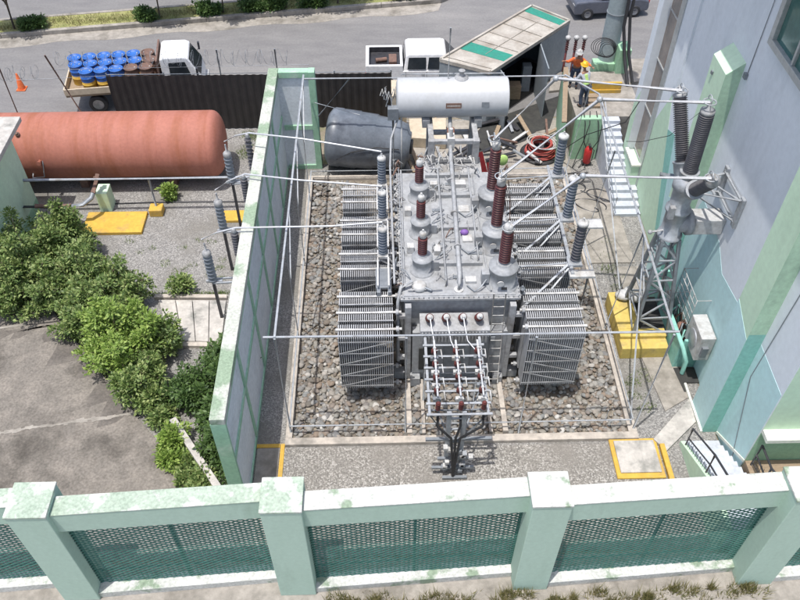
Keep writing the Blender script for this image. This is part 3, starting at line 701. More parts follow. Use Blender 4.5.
# arresters on the left radiator side
for k, y in enumerate((20.74,19.0,17.35)):
    x = -.08
    br = MB().box(x-.16,x+.16,y-.16,y+.16,3.5,3.58)
    for sx in (-.16,.16): br.beam((x+sx,y-.16,3.56),(x+sx,y-1.35,3.56),.05); br.beam((x+sx,y-.12,3.5),(x+.5,y-.12,3.0),.04)
    build(br, 'arrester_bracket', 'white', TR)
    bushing('surge_arrester', (x,y,3.58), (0,0,1), .14, .85, 8, 'porgrey', TR, caph=.14, base_h=.06, capr=.8)
build(MB().box(-.3,.15,16.1,16.9,3.32,3.4).box(-.28,-.16,15.9,16.1,3.0,3.4).box(.05,.15,15.9,16.1,3.0,3.4), 'operator_bracket', 'galvdark', TR, bevel=.01)
# arresters on the right, on a trussed outrigger
RA = [(5.77,21.09),(5.73,18.9),(5.63,16.9)]
for k, (x, y) in enumerate(RA):
    br = MB().box(x-.22,x+.2,y-.2,y+.2,3.5,3.58)
    br.tube([(3.9,y-1.4,3.0),(x-.1,y,3.55)],.045).tube([(4.2,y-1.3,2.6),(x-.1,y-.1,3.5)],.035).tube([(4.7,y-.85,3.1),(5.0,y-1.1,2.85)],.03).tube([(3.85,y,3.35),(x,y,3.5)],.035)
    build(br, 'arrester_bracket', 'galv', TR)
    bushing('surge_arrester', (x,y,3.58), (0,0,1), .15, 1.35, 12, 'porgrey' if k < 2 else 'pordark', TR, caph=.14, base_h=.06, capr=.9)
build(MB().tube([(5.5,16.4,3.5),(5.55,21.6,3.5)],.055).tube([(6.05,16.6,3.45),(6.05,21.6,3.45)],.03), 'outrigger_pipe', 'galv', TR)
build(MB().box(5.4,6.15,16.3,16.6,3.42,3.5).tube([(6.0,16.5,.6),(6.0,16.5,3.45)],.04).box(6.0,6.5,17.6,18.0,4.2,4.26).tube([(6.05,17.8,3.45),(6.2,17.8,4.2)],.03), 'outrigger_bracket', 'white', TR)
# control cabinet on the far right + hose on bushings
P([(3.4,19.3,4.5),(3.55,19.0,4.2),(3.6,18.4,3.9),(3.8,18.0,3.4)],.02,'rust','cable')
P([(3.5,17.7,6.0),(3.62,17.6,5.2),(3.68,17.5,4.3),(3.8,17.3,3.4)],.015,'rust','cable')

# ------------------------------------------------------------------ overhead tube buses
def bus(label, pts, r=.05, extra=None):
    t = thing('bus_tube', label, 'bus tube', pts[0], 'rigid aluminium bus tubes over the yard')
    for a, b in zip(pts[:-1], pts[1:]): build(MB().tube([a,b], r), 'tube', 'tube', t)
    for p in pts[1:-1]: build(MB().ball(p, r*1.7, 10), 'clamp', 'galv', t)
    for p in (pts[0], pts[-1]): build(MB().ring(Vector(p)+Vector((0,0,.02)), (0,0,1), .16, .018).ring(Vector(p)+Vector((0,.02,.05)), (1,0,0), .14, .015,14,6,0,PI), 'corona_ring', 'galv', t)
    return t
bus('bent aluminium tube from the farthest brown bushing to the farthest dark wall termination', [(3.23,19.24,6.3),(4.65,18.8,8.55),(8.0,18.45,8.35)])
bus('bent aluminium tube from the middle brown bushing to the upright dark wall termination', [(3.24,17.55,6.25),(5.5,17.35,8.82),(8.32,17.3,8.72)])
bus('bent aluminium tube from the nearest brown bushing to the forward leaning dark wall termination', [(3.32,15.98,5.72),(5.05,16.0,7.45),(8.35,15.95,7.35)])
# ------------------------------------------------------------------ left bus tubes and post insulators of the court
def thin(label, pts):
    t = thing('bus_tube', label, 'bus tube', pts[0], 'thin bus tubes crossing the firewall')
    build(MB().tube(pts, .028, 6), 'tube', 'tube', t); return t
PY = [(-5.45,22.7,3.86),(-5.5,20.4,3.6),(-5.55,18.03,3.55)]
thin('thin white tube crossing the firewall, farthest of the three', [(-5.45,22.7,3.9),(-4.9,22.1,4.55),(-4.35,21.6,5.0),(-2.6,21.1,5.1),(-.08,20.74,4.82)])
thin('thin white tube crossing the firewall, middle of the three', [(-5.5,20.4,3.64),(-4.95,20.15,4.2),(-4.35,19.95,4.62),(-2.6,19.5,4.7),(-.08,19.0,4.82)])
thin('thin white tube crossing the firewall, nearest of the three', [(-5.6,18.03,3.64),(-5.0,17.7,4.2),(-4.35,17.45,4.6),(-1.6,17.4,4.65),(-.08,17.35,4.82)])
names = ['farthest of the three','middle of the three','nearest of the three']
for k, (x, y, zt) in enumerate(PY):
    t = thing('insulator_post', 'grey insulator on a thin black pole, '+names[k], 'insulator post', (x,y,0), 'insulator posts beside the firewall')
    zb = zt-1.75
    build(MB().beam((x,y,0),(x,y,zb),.09), 'pole', 'blackpaint', t)
    build(MB().box(x-.22,x+.3,y-.04,y+.04,zb,zb+.06).beam((x,y-.1,zb+.03),(-4.25,y-.05,zb+.05),.05).beam((x,y+.1,zb+.03),(-4.25,y+.15,zb+.05),.05), 'cross_arm', 'galv', t)
    o = build(MB().lathe((x,y,zb+.06),(0,0,1),shed_prof(.15,1.1,7,.8),16), 'insulator', 'porgrey', t)
    build(MB().lathe((x,y,zb+1.16),(0,0,1),[(.12,0),(.14,.03),(.14,.14),(.09,.2),(.03,.22),(.03,.5)],16), 'cap', 'tgrey2', o)
for k, (y, z1) in enumerate(((21.6,4.95),(19.95,4.57),(17.45,4.55))):
    t = thing('wall_insulator', 'dark brown insulator bracketed to the firewall top, '+names[k], 'insulator', (-4.4,y,3.3), 'brown insulators on the firewall')
    build(MB().tube([(-4.2,y,3.2),(-4.42,y,3.25),(-4.42,y,3.5)],.025,6).box(-4.5,-4.22,y-.1,y+.1,3.46,3.5), 'bracket', 'galv', t)
    build(MB().lathe((-4.42,y,3.5),(0,0,1),shed_prof(.12,z1-3.62,9,.6),14), 'insulator', 'pordark', t)
    build(MB().lathe((-4.42,y,z1-.12),(0,0,1),[(.07,0),(.08,.02),(.05,.12)],12), 'cap', 'tgrey2', t)

# ------------------------------------------------------------------ cable stand in front of the transformer
cs = thing('cable_stand', 'steel cable stand with three rows of small brown insulators in front of the transformer', 'cable stand', (1.9,12.6,0))
fr = MB()
for x in (1.08,2.62): fr.tube([(x,14.6,2.85),(x,11.95,2.85)],.04); fr.tube([(x,14.4,2.85),(x,14.4,.1)],.035)
for y in (14.3,13.9,13.5,13.1,12.7,12.3,11.95): fr.tube([(1.0,y,2.88),(2.72,y,2.88)],.04)
build(fr, 'rack', 'galv', cs)
cl = MB()
for x in (1.6,2.0): cl.box(x-.06,x+.06,11.95,12.07,.1,2.85)
for z in (.3,.9,1.5,2.1,2.6): cl.beam((1.55,12.0,z),(2.05,12.0,z+.05),.05)
cl.tube([(1.6,12.0,.3),(2.0,12.0,.9)],.02).tube([(2.0,12.0,.9),(1.6,12.0,1.5)],.02).tube([(1.6,12.0,1.5),(2.0,12.0,2.1)],.02)
build(cl, 'column', 'galv', cs)
build(MB().box(1.0,2.8,11.93,12.02,1.65,1.73).box(1.35,2.25,11.9,11.98,.75,.81).box(1.2,2.4,11.88,11.96,.3,.37).box(1.5,2.2,11.7,11.78,.05,.12), 'cross_bar', 'galvdark', cs)
for i in range(3):
    x = 1.3+i*.6
    for y in (14.0,13.55,13.1,12.65):
        o = build(MB().lathe((x,y,2.93),(0,-.3,1),shed_prof(.085,.22,3,.6),10), 'insulator', 'por', cs)
        build(MB().ball((x,y-.08,3.22),.05,8), 'clamp', 'white', cs)
    build(MB().tube([(x,14.2,3.2),(x,12.3,3.2)],.03,6), 'busbar', 'tube', cs)
    build(MB().lathe((x,12.1,2.9),(0,-.1,1),shed_prof(.07,.35,4,.6),10), 'cable_end', 'por', cs)
    cb = [(x,12.05,2.8),(x,11.9,2.4),(1.8+(x-1.9)*.2,11.85,1.9),(1.8+(x-1.9)*.1,11.8,1.0),(1.8,11.75,0)]
    build(MB().tube(cb,.035,8), 'cable', 'black', cs)
for i in range(3):
    x = 1.3+i*.6
    for y in (13.85,13.35,12.9,12.45):
        build(MB().box(x-.11,x+.11,y-.05,y+.05,2.80,2.92).box(x-.05,x+.05,y-.16,y-.10,2.9,3.12), 'insulator_base', random.choice(('galvdark','white')), cs)
        build(MB().tube([(x+.05,y,3.2),(x+.16,y-.1,3.35),(x+.2,y-.2,3.1)],.018,6), 'link', 'white', cs)
for z, y in ((2.3,12.5),(2.3,13.4),(2.0,14.0)): build(MB().tube([(1.08,y,z),(2.62,y,z)],.03,6), 'lower_tie', 'galvdark', cs)
for y in (12.0,13.2): build(MB().tube([(1.08,y,2.8),(1.6,12.0,1.7)],.025,6).tube([(2.62,y,2.8),(2.0,12.0,1.7)],.025,6), 'knee_brace', 'galvdark', cs)
for i in range(14):
    x = random.uniform(1.3,2.4); z = random.uniform(.05,1.4); build(MB().box(x,x+.12,11.8,11.95,z,z+.1), 'fitting', random.choice(('galv','galvdark','white')), cs)

# ------------------------------------------------------------------ GIS termination and lattice tower
tw = thing('lattice_tower', 'tapered grey lattice steel tower standing on the yellow plinth', 'tower', (8.5,17.2,.6))
ft = [(7.95,16.55),(9.1,16.6),(9.15,18.0),(7.95,18.0)]; tp = [(8.15,17.05),(8.65,17.05),(8.65,17.5),(8.15,17.5)]
lg = []
for (a, b), (c_, d_) in zip(ft, tp):
    build(MB().beam((a,b,.45),(c_,d_,4.2),.10,.10), 'leg', 'galvdark', tw); lg.append((Vector((a,b,.45)), Vector((c_,d_,4.2))))
br = MB()
for i in range(4):
    A, B = lg[i], lg[(i+1)%4]
    for s in range(5):
        t0, t1 = s/5, (s+1)/5
        p, q = (A, B) if s%2 else (B, A)
        br.beam(p[0].lerp(p[1],t0), q[0].lerp(q[1],t1), .05,.05)
        br.beam(A[0].lerp(A[1],t1), B[0].lerp(B[1],t1), .045,.045)
build(br, 'bracing', 'galv', tw)
gt = thing('cable_termination', 'grey gas duct with three dark ribbed bushings on top of the lattice tower', 'termination', (8.4,17.3,4.2))
gm = MB().lathe((8.4,17.28,4.22),(0,0,1),[(.36,0),(.36,.08),(.30,.1),(.30,.95),(.36,.97),(.36,1.05),(.28,1.1),(.30,1.75),(.36,1.78),(.36,1.95),(.28,2.1),(.1,2.25)],28)
build(gm, 'vertical_duct', 'galv', gt)
gm = MB().lathe((8.5,17.28,4.7),(1,0,0),[(.30,0),(.30,.25),(.38,.26),(.38,.4),(.3,.42)],24); build(gm, 'flanged_joint', 'tgrey', gt)
build(MB().lathe((8.84,17.28,4.7),(1,0,0),[(.375,0),(.375,.05)],24), 'gasket', 'rust', gt)
build(MB().box(8.92,9.79,17.0,17.56,4.45,4.98), 'horizontal_duct', 'white', gt, bevel=.02)
build(MB().tube([(8.2,17.2,4.5),(7.75,17.1,4.5)],.03).ball((7.72,17.1,4.5),.07,8).box(8.05,8.2,16.95,17.1,5.1,5.5), 'valve', 'tgrey2', gt)
def big(base, axis, L, lab):
    d = Vector(axis).normalized(); b0 = Vector(base)
    o = build(MB().lathe(b0,d,[(.16,-.1),(.19,.0),(.24,.02)]+shed_prof(.20,L,30,.78,.1),20), 'bushing', 'pordark', gt)
    tag(o, lab)
    build(MB().lathe(b0,d,[(.2,-.35),(.25,-.2),(.25,.05),(.27,.06),(.27,.1)],20), 'bushing_base', 'galv', o)
    build(MB().lathe(b0,d,[(.15,L+.1),(.19,L+.12),(.19,L+.2),(.06,L+.25),(.04,L+.42)],18), 'terminal_cap', 'tgrey2', o)
big((8.3,17.65,6.5), (-.13,.42,.80), 1.75, 'dark ribbed bushing leaning back towards the street')
big((8.4,17.3,6.45), (-.03,.0,1), 1.85, 'dark ribbed bushing standing upright')
big((8.5,16.9,6.2), (-.05,-.62,.70), 1.25, 'dark ribbed bushing leaning forward')
build(MB().tube([(8.3,17.9,5.9),(7.9,18.0,5.9)],.07), 'side_stub', 'galvdark', gt)
wb = MB()
for p, q in (((8.5,17.5,6.0),(9.78,17.9,6.0)),((8.5,17.1,6.0),(9.78,16.5,6.1)),((8.6,17.2,5.9),(9.78,16.6,5.3)),((8.6,17.4,5.9),(9.78,17.9,5.3)),((9.72,17.9,5.3),(9.72,17.9,6.1)),((9.72,16.5,5.3),(9.72,16.5,6.15)),((9.72,17.9,6.05),(9.72,16.5,6.1)),((9.1,17.65,6.0),(9.1,16.85,6.05)),((9.72,17.9,5.35),(9.72,16.5,5.35)),((9.1,17.65,6.0),(9.7,16.6,6.05))):
    wb.tube([p,q],.04)
wb.box(9.70,9.785,16.4,16.6,5.2,6.2).box(9.70,9.785,17.8,18.0,5.2,6.2)
build(wb, 'wall_bracket', 'galv', gt)
yp = thing('plinth', 'yellow stepped concrete plinth under the lattice tower', 'plinth', (8.1,17,0))
build(MB().box(7.5,9.0,16.0,16.42,0,.5).box(7.5,9.0,16.42,16.75,0,.62), 'front_block', 'yellow2', yp, bevel=.02)
build(MB().box(7.5,8.2,16.75,18.4,0,.62), 'side_block', 'yellow2', yp, bevel=.02)
build(MB().box(8.2,9.2,16.75,18.3,0,.45), 'inner_block', 'dark', yp)
wbg = MB().ball((7.95,18.1,.78),.26,10,(1.2,.9,.6)).ball((8.35,17.95,.8),.22,10,(1.3,.8,.8)).ball((8.15,18.25,.8),.2,9,(1,1,.7))
tag(build(wbg,'crumpled_sheet','white'), 'crumpled white plastic sheet lying on the yellow plinth', 'plastic sheet')

# ------------------------------------------------------------------ building on the right
BD = thing('building', 'tall pale blue building with green pilasters and teal painted base on the right', 'building', (12,18,0))
XW = 9.8; XP = 9.35
def wallpoly(name, mat, polys, x=XW, th=.006, parent=BD):
    m_ = MB()
    for p in polys: m_.ext([(x,y,z) for y,z in p], (-th,0,0))
    return build(m_, name, mat, parent)
build(MB().box(XW,16,11.55,24.1,0,16), 'main_wall', 'facade', BD)
def pil(y0,y1,ztop,zgreen,label=None):
    p = build(MB().add([(XP,y0,0),(XW,y0,0),(XW,y1,0),(XP,y1,0),(XP,y0,ztop-.35),(XW,y0,ztop),(XW,y1,ztop),(XP,y1,ztop-.35)],[(0,3,2,1),(4,5,6,7),(0,1,5,4),(1,2,6,5),(2,3,7,6),(3,0,4,7)]), 'pilaster', 'lgreen', BD)
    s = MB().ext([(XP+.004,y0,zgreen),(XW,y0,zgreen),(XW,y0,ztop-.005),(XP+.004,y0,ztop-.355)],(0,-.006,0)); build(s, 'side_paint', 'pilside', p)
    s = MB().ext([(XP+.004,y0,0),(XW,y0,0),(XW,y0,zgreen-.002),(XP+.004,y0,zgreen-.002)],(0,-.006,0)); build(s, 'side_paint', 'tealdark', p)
    return p
p1 = pil(13.15,14.2,15.0,4.45)
wallpoly('front_paint','teal',[[(13.15,0),(14.2,0),(14.2,4.7),(13.15,4.25)]],XP,parent=p1)
p2 = pil(19.05,20.15,8.8,3.2)
wallpoly('front_paint','teal',[[(19.05,0),(20.15,0),(20.15,3.3),(19.05,3.9)]],XP,parent=p2)
wallpoly('teal_painted_base','teal',[[(11.56,0),(13.14,0),(13.14,4.05),(11.56,3.97)],[(14.21,0),(19.04,0),(19.04,3.4),(18.7,4.38),(16.95,4.2),(16.16,3.66),(14.69,3.84),(14.21,4.2)],[(20.16,0),(20.9,0),(22.75,4.1),(22.1,4.35),(20.16,4.0)]])
wallpoly('green_painted_wedge','lgreen',[[(20.91,0.0),(24.09,0),(24.09,3.6),(23.2,5.2),(22.76,4.1)]])
wallpoly('dark_teal_stripe','tealdark',[[(22.1,4.352),(22.75,4.12),(21.2,.45),(20.9,.45)]],XW-.008,.004)
# shallow pale fin and conduit line
build(MB().box(9.72,9.8,22.9,23.25,5.6,16), 'fin', 'facade', BD)
build(MB().tube([(9.78,18.75,8.6),(9.78,18.6,16)],.012,6).tube([(9.78,11.9,.2),(9.78,12.9,3.0),(9.78,12.6,8)],.012,6), 'conduit', 'galvdark', BD)
build(MB().box(9.72,9.8,18.7,18.85,8.5,8.65).box(9.3,9.35,19.8,19.9,8.0,8.1), 'fixing', 'galvdark', BD)
# window
wf = MB(); wy0, wy1, wz0, wz1 = 15.3,18.05,9.95,12.2
wf.box(9.62,9.8,wy0,wy1,wz0,wz0+.18).box(9.62,9.8,wy0,wy1,wz1-.18,wz1).box(9.62,9.8,wy0,wy0+.18,wz0+.18,wz1-.18).box(9.62,9.8,wy1-.2,wy1,wz0+.18,wz1-.18).box(9.66,9.8,(wy0+wy1)/2-.04,(wy0+wy1)/2+.04,wz0+.18,wz1-.18)
w_ = build(wf, 'window', 'alu', BD, bevel=.01)
build(MB().box(9.74,9.795,wy0+.18,wy1-.2,wz0+.18,wz1-.18), 'pane', 'winglass', w_)
# eaves slab high above
build(MB().box(8.88,16.5,11.0,24.5,12.7,12.95), 'canopy_slab', 'facade', BD)
# stair tower: glazing strip and end wing
build(MB().box(9.80,16,24.1,25.35,0,12), 'stair_glazing', 'brownglass', BD)
mu = MB()
for z in (1.5,3.4,5.3,7.2,9.1): mu.box(9.77,9.80,24.45,25.35,z,z+.05)
mu.box(9.76,9.80,24.1,24.45,0,12)
build(mu, 'glazing_bar', 'alu', BD)
build(MB().box(9.5,16,25.35,25.8,0,14), 'end_wing', 'facade', BD)
wallpoly('wing_paint','lgreen',[[(25.36,0),(25.79,0),(25.79,3.2),(25.36,4.0)]],9.5)
build(MB().box(9.45,10.0,24.2,25.3,0,1.45), 'planter', 'lgreen', BD, bevel=.02); build(MB().box(9.42,9.55,24.15,25.3,1.453,1.53).box(9.55,10.0,24.15,24.3,1.453,1.53), 'planter_rim', 'cream', BD)
# south face with entrance ledge, darker green below it
build(MB().box(9.83,16,11.2,11.55,2.35,2.5), 'ledge', 'cream', BD, bevel=.01)
build(MB().ext([(9.83,11.55,2.5),(15.9,11.55,2.5),(15.9,11.55,16),(9.83,11.55,16)],(0,-.006,0)), 'south_paint', 'lgreen', BD)
build(MB().ext([(9.83,11.55,0),(15.9,11.55,0),(15.9,11.55,2.35),(9.83,11.55,2.35)],(0,-.006,0)), 'south_lower_face', 'mgreen', BD)
sk_ = MB().box(9.28,9.345,13.1,14.9,0,.12).hexa([(9.76,11.5,.98),(9.794,11.5,.98),(9.794,13.1,.0),(9.76,13.1,.0)],[(9.76,11.5,1.08),(9.794,11.5,1.08),(9.794,13.1,.1),(9.76,13.1,.1)])
build(sk_, 'skirting', 'cream', BD)
# teal low wall and pit alongside the facade
lw = thing('service_wall', 'low teal wall with curved end beside the tower, below the air conditioner', 'low wall', (9.4,17,0))
build(MB().box(9.1,9.2,15.6,18.9,0,1.15).box(9.2,9.79,18.8,18.9,0,1.15).box(9.2,9.79,15.6,15.7,0,1.3), 'panel', 'tealdark', lw, bevel=.02)
build(MB().tube([(9.1,18.9,1.18),(9.1,15.9,1.2),(9.15,15.5,1.1),(9.3,15.3,.7),(9.32,15.3,.1)],.07), 'rounded_rail', 'tealdark', lw)
build(MB().box(9.2,9.79,15.7,18.8,0.02,.08), 'dark_pit_floor', 'dark', lw)  # near-black floor, the shade between wall and facade put into colour
for i in range(10):
    y = random.uniform(16.0,18.6); build(MB().tube([(9.3,y,.1),(9.35,y+.1,.8+random.random()*.5),(9.6,y+.3,.9),(9.7,y,.1)],.035,6), 'pipe', random.choice(('rust','pink','galvdark','tealdark')), lw)
cgm = MB()
for i in range(6): cgm.tube([(9.35,16.1+i*.28,1.5),(9.35,16.1+i*.28,2.6)],.014,5)
for i in range(5): cgm.tube([(9.35,16.1,1.5+i*.27),(9.35,17.5,1.5+i*.27)],.014,5)
for y in (16.1,17.5):
    for z in (1.5,2.58): cgm.tube([(9.35,y,z),(9.79,y,z)],.014,5)
tag(build(cgm, 'wire_cage', 'white', loc=(9.6,16.6,2.4)), 'white wire grid cage on the teal wall above the air conditioner', 'cage')
struct(MB().prism([(9.22,14.6),(9.34,14.6),(9.34,14.95),(9.79,14.95),(9.79,15.55),(9.12,15.55)],.02,.06), 'pit_shade_sheet', 'dark')  # flat dark sheet at ground level, pit shade put into its colour
ac = thing('air_conditioner', 'white outdoor air conditioner unit on the teal wall behind the tower', 'air conditioner', (9.55,15.3,1.3))
build(MB().box(9.32,9.76,15.0,16.0,1.1,2.1), 'casing', 'white', ac, bevel=.02)
build(MB().lathe((9.32,15.5,1.6),(-1,0,0),[(.3,0),(.3,.02),(.28,.03),(.05,.03)],20), 'fan_grille', 'galv', ac)
build(MB().box(9.45,9.79,15.1,15.16,1.0,1.1).box(9.45,9.79,15.8,15.86,1.0,1.1), 'bracket', 'galvdark', ac)
build(MB().box(9.42,9.6,14.9,15.0,1.35,1.75), 'connection_cover', 'galvdark', ac)
# near stairs up along the facade
st = thing('entrance_steps', 'pale concrete steps rising beside the building corner at bottom right', 'steps', (9.2,12,0))
sm = MB()
for i in range(8): sm.box(8.72,9.72,12.75-.27*(i+1),12.75-.27*i,0,.15*(i+1))
sm.box(8.72,11.5,9.4,10.59,0,1.2); 
build(sm, 'treads', 'step', st, bevel=.008)
build(MB().add([(8.58,12.75,0),(8.72,12.75,0),(8.72,9.4,0),(8.58,9.4,0),(8.58,12.75,.15),(8.72,12.75,.15),(8.72,10.6,1.3),(8.58,10.6,1.3),(8.72,9.4,1.3),(8.58,9.4,1.3)],[(0,1,5,4),(4,5,6,7),(7,6,8,9),(0,4,7,9,3),(1,2,8,6,5),(3,9,8,2)]), 'side_wall', 'lgreen', st)
build(MB().box(9.83,12,10.6,11.53,0,1.0), 'side_landing', 'wood', st)
def railing(label, pts, hgt=.95):
    t = thing('railing', label, 'railing', pts[0])
    m_ = MB(); n = len(pts)
    up = [Vector(p)+Vector((0,0,hgt)) for p in pts]; mid = [Vector(p)+Vector((0,0,hgt*.5)) for p in pts]
    m_.tube(up,.035,6).tube(mid,.028,6); build(m_, 'rails', 'blackpaint', t)
    for p in pts: build(MB().tube([p, Vector(p)+Vector((0,0,hgt))],.034,6), 'post', 'blackpaint', t)
    m_ = MB(); A, B = Vector(pts[0]), Vector(pts[-1]); N = int((B-A).length/.13)
    m_.tube([A+Vector((0,0,.12)),B+Vector((0,0,.12))],.014,5)
    for i in range(N): 
        q = A.lerp(B,i/N); m_.tube([q+Vector((0,0,.12)), q+Vector((0,0,hgt*.5))],.008,4)
    build(m_, 'bars', 'blackpaint', t)
    return t
railing('black metal railing on the open side of the entrance steps', [(8.65,12.55,.12),(8.65,11.2,.9),(8.65,10.0,1.35)])
railing('black metal railing around the building corner behind the steps', [(9.95,11.4,1.0),(9.95,10.7,1.0),(9.95,10.0,1.35)])
tag(build(MB().box(7.95,8.1,11.5,12.7,.0,.14), 'yellow_kerb_block', 'yellow', bevel=.02), 'short yellow painted kerb block left of the entrance steps', 'kerb block')
mh = thing('manhole_cover', 'stained square concrete cover with a yellow border by the front wall', 'manhole cover', (7.2,12.3,0))
build(MB().box(6.5,7.9,11.6,12.93,.0,.07), 'border', 'yellow', mh, bevel=.02); build(MB().box(6.62,7.80,11.76,12.83,.07,.12), 'lid', 'paleconc', mh, bevel=.01)

# ------------------------------------------------------------------ back stairs, green retaining wall, workers' landing
bs = thing('back_stairs', 'long flight of pale grey steps rising towards the street at the building foot', 'stairs', (9.2,25,0))
sm = MB()
for i in range(13): sm.box(8.78,9.78 if 22.95+.31*i < 24.0 else 9.46,22.95+.31*i,22.95+.31*(i+1)-.002,0,.14*(i+1))
build(sm, 'treads', 'step', bs, bevel=.006)
build(MB().box(7.75,10.5,27.0,30.4,0,1.8), 'landing', 'oldconc', bs, bevel=.01)
tag(build(MB().tube([(8.7,22.9,1.0),(8.7,26.9,2.75)],.022,6).tube([(8.7,22.9,0),(8.7,22.9,1.0)],.022,6).tube([(8.7,24.9,.8),(8.7,24.9,1.87)],.022,6).tube([(8.7,26.9,1.7),(8.7,26.9,2.75)],.022,6), 'handrail', 'galv', loc=(8.7,24.9,0)), 'thin grey metal handrail beside the long grey stairs', 'handrail')
gw = thing('retaining_wall', 'green painted retaining wall below the workers, left of the long stairs', 'wall', (8.2,26.8,0))
build(MB().box(7.7,8.74,26.62,26.9,0,1.95), 'front_panel', 'mgreen', gw, bevel=.01)
build(MB().prism([(7.0,26.25),(7.2,26.25),(7.95,30.3),(7.75,30.3)],0,2.05), 'side_panel', 'mgreen', gw, bevel=.01)
build(MB().prism([(7.0,26.25),(7.2,26.25),(7.95,30.3),(7.75,30.3)],2.052,2.10), 'coping', 'wood', gw)
br_ = MB().box(8.35,9.9,28.75,28.85,1.95,2.25).box(8.35,9.9,28.7,28.9,1.8,1.95)
tag(build(br_, 'barrier_board', 'yellow', loc=(9.1,28.8,1.8)), 'low yellow barrier board behind the workers at the stair head', 'barrier')
pk = MB()
for i in range(3): pk.box(8.35,9.0,27.6+.33*i,27.85+.33*i,1.82,1.9)
pk.box(8.35,8.45,27.55,28.55,1.80,1.82)
tag(build(pk, 'wooden_pallet', 'wood'), 'small wooden pallet lying beside the worker with the yellow helmet', 'pallet')
tag(build(MB().box(10.0,10.5,30.2,31.0,1.0,2.9).box(9.1,10.0,30.5,31.0,.5,2.1), 'green_block', 'mgreen', bevel=.02), 'green painted concrete block behind the pole by the sidewalk', 'concrete block')
ex = MB().box(8.45,8.7,25.9,26.2,.1,.9).cyl((8.57,26.0,.9),(8.57,26.0,1.05),.05)
exo = thing('extinguisher_cart', 'small red fire extinguisher standing against the green retaining wall', 'extinguisher', (8.4,26.2,0))
build(MB().lathe((8.3,26.25,.12),(0,0,1),[(.14,0),(.16,.04),(.16,.6),(.1,.75),(.04,.78),(.04,.86)],16), 'cylinder', 'red', exo)
build(MB().box(8.12,8.5,26.15,26.4,.05,.12).box(8.26,8.34,26.1,26.3,.95,1.02), 'base_and_handle', 'blackpaint', exo)
build(MB().tube([(8.3,26.2,.98),(8.48,26.1,.8),(8.46,26.1,.3)],.02,6), 'hose', 'black', exo)

# utility pole with black cables
up_ = thing('utility_pole', 'thick grey utility pole with black cables strapped to it', 'pole', (9.75,31.0,0))
build(MB().cyl((9.75,31.0,0),(9.75,31.0,13),.40,.34,n=24), 'pole', 'polegrey', up_)
build(MB().lathe((9.75,31,4.2),(0,0,1),[(.41,0),(.41,.03)],24).lathe((9.75,31,7.0),(0,0,1),[(.39,0),(.39,.03)],24), 'strap', 'galvdark', up_)
build(MB().tube([(9.95,30.62,13),(9.98,30.6,7),(10.02,30.5,3.8),(10.2,30.0,2.6),(10.3,29.2,1.85)],.07), 'cable', 'black', up_)
build(MB().tube([(10.2,30.72,13),(10.25,30.7,6.5),(10.2,30.5,4.2),(10.35,30.1,2.8),(10.55,29.4,1.85)],.065), 'cable', 'black', up_)
cc = MB()
for i in range(6): cc.ring((9.3+.04*i,30.3,3.0-.03*i),(.3+.1*i,1,.3-.1*i),.52-.05*i,.014,24,5)
tag(build(cc, 'hanging_cable_coil', 'black', loc=(9.35,30.3,3.1)), 'loops of black cable hanging on the grey utility pole', 'cable coil')
for i, x in enumerate((7.75,8.1,8.45)):
    t = thing('switch_insulator', 'brown insulator with white cap behind the workers, '+('leftmost','middle','rightmost')[i]+' of three', 'insulator', (x,30.3,1.8), 'white capped insulators behind the workers')
    build(MB().lathe((x,30.35,1.85),(0,0,1),[(.05,0),(.05,1.0)]+shed_prof(.08,.5,5,.6,1.0),12), 'stem', 'por', t)
    build(MB().lathe((x,30.35,3.35),(0,0,1),[(.07,0),(.11,.02),(.11,.12),(.05,.16)],12), 'cap', 'white', t)

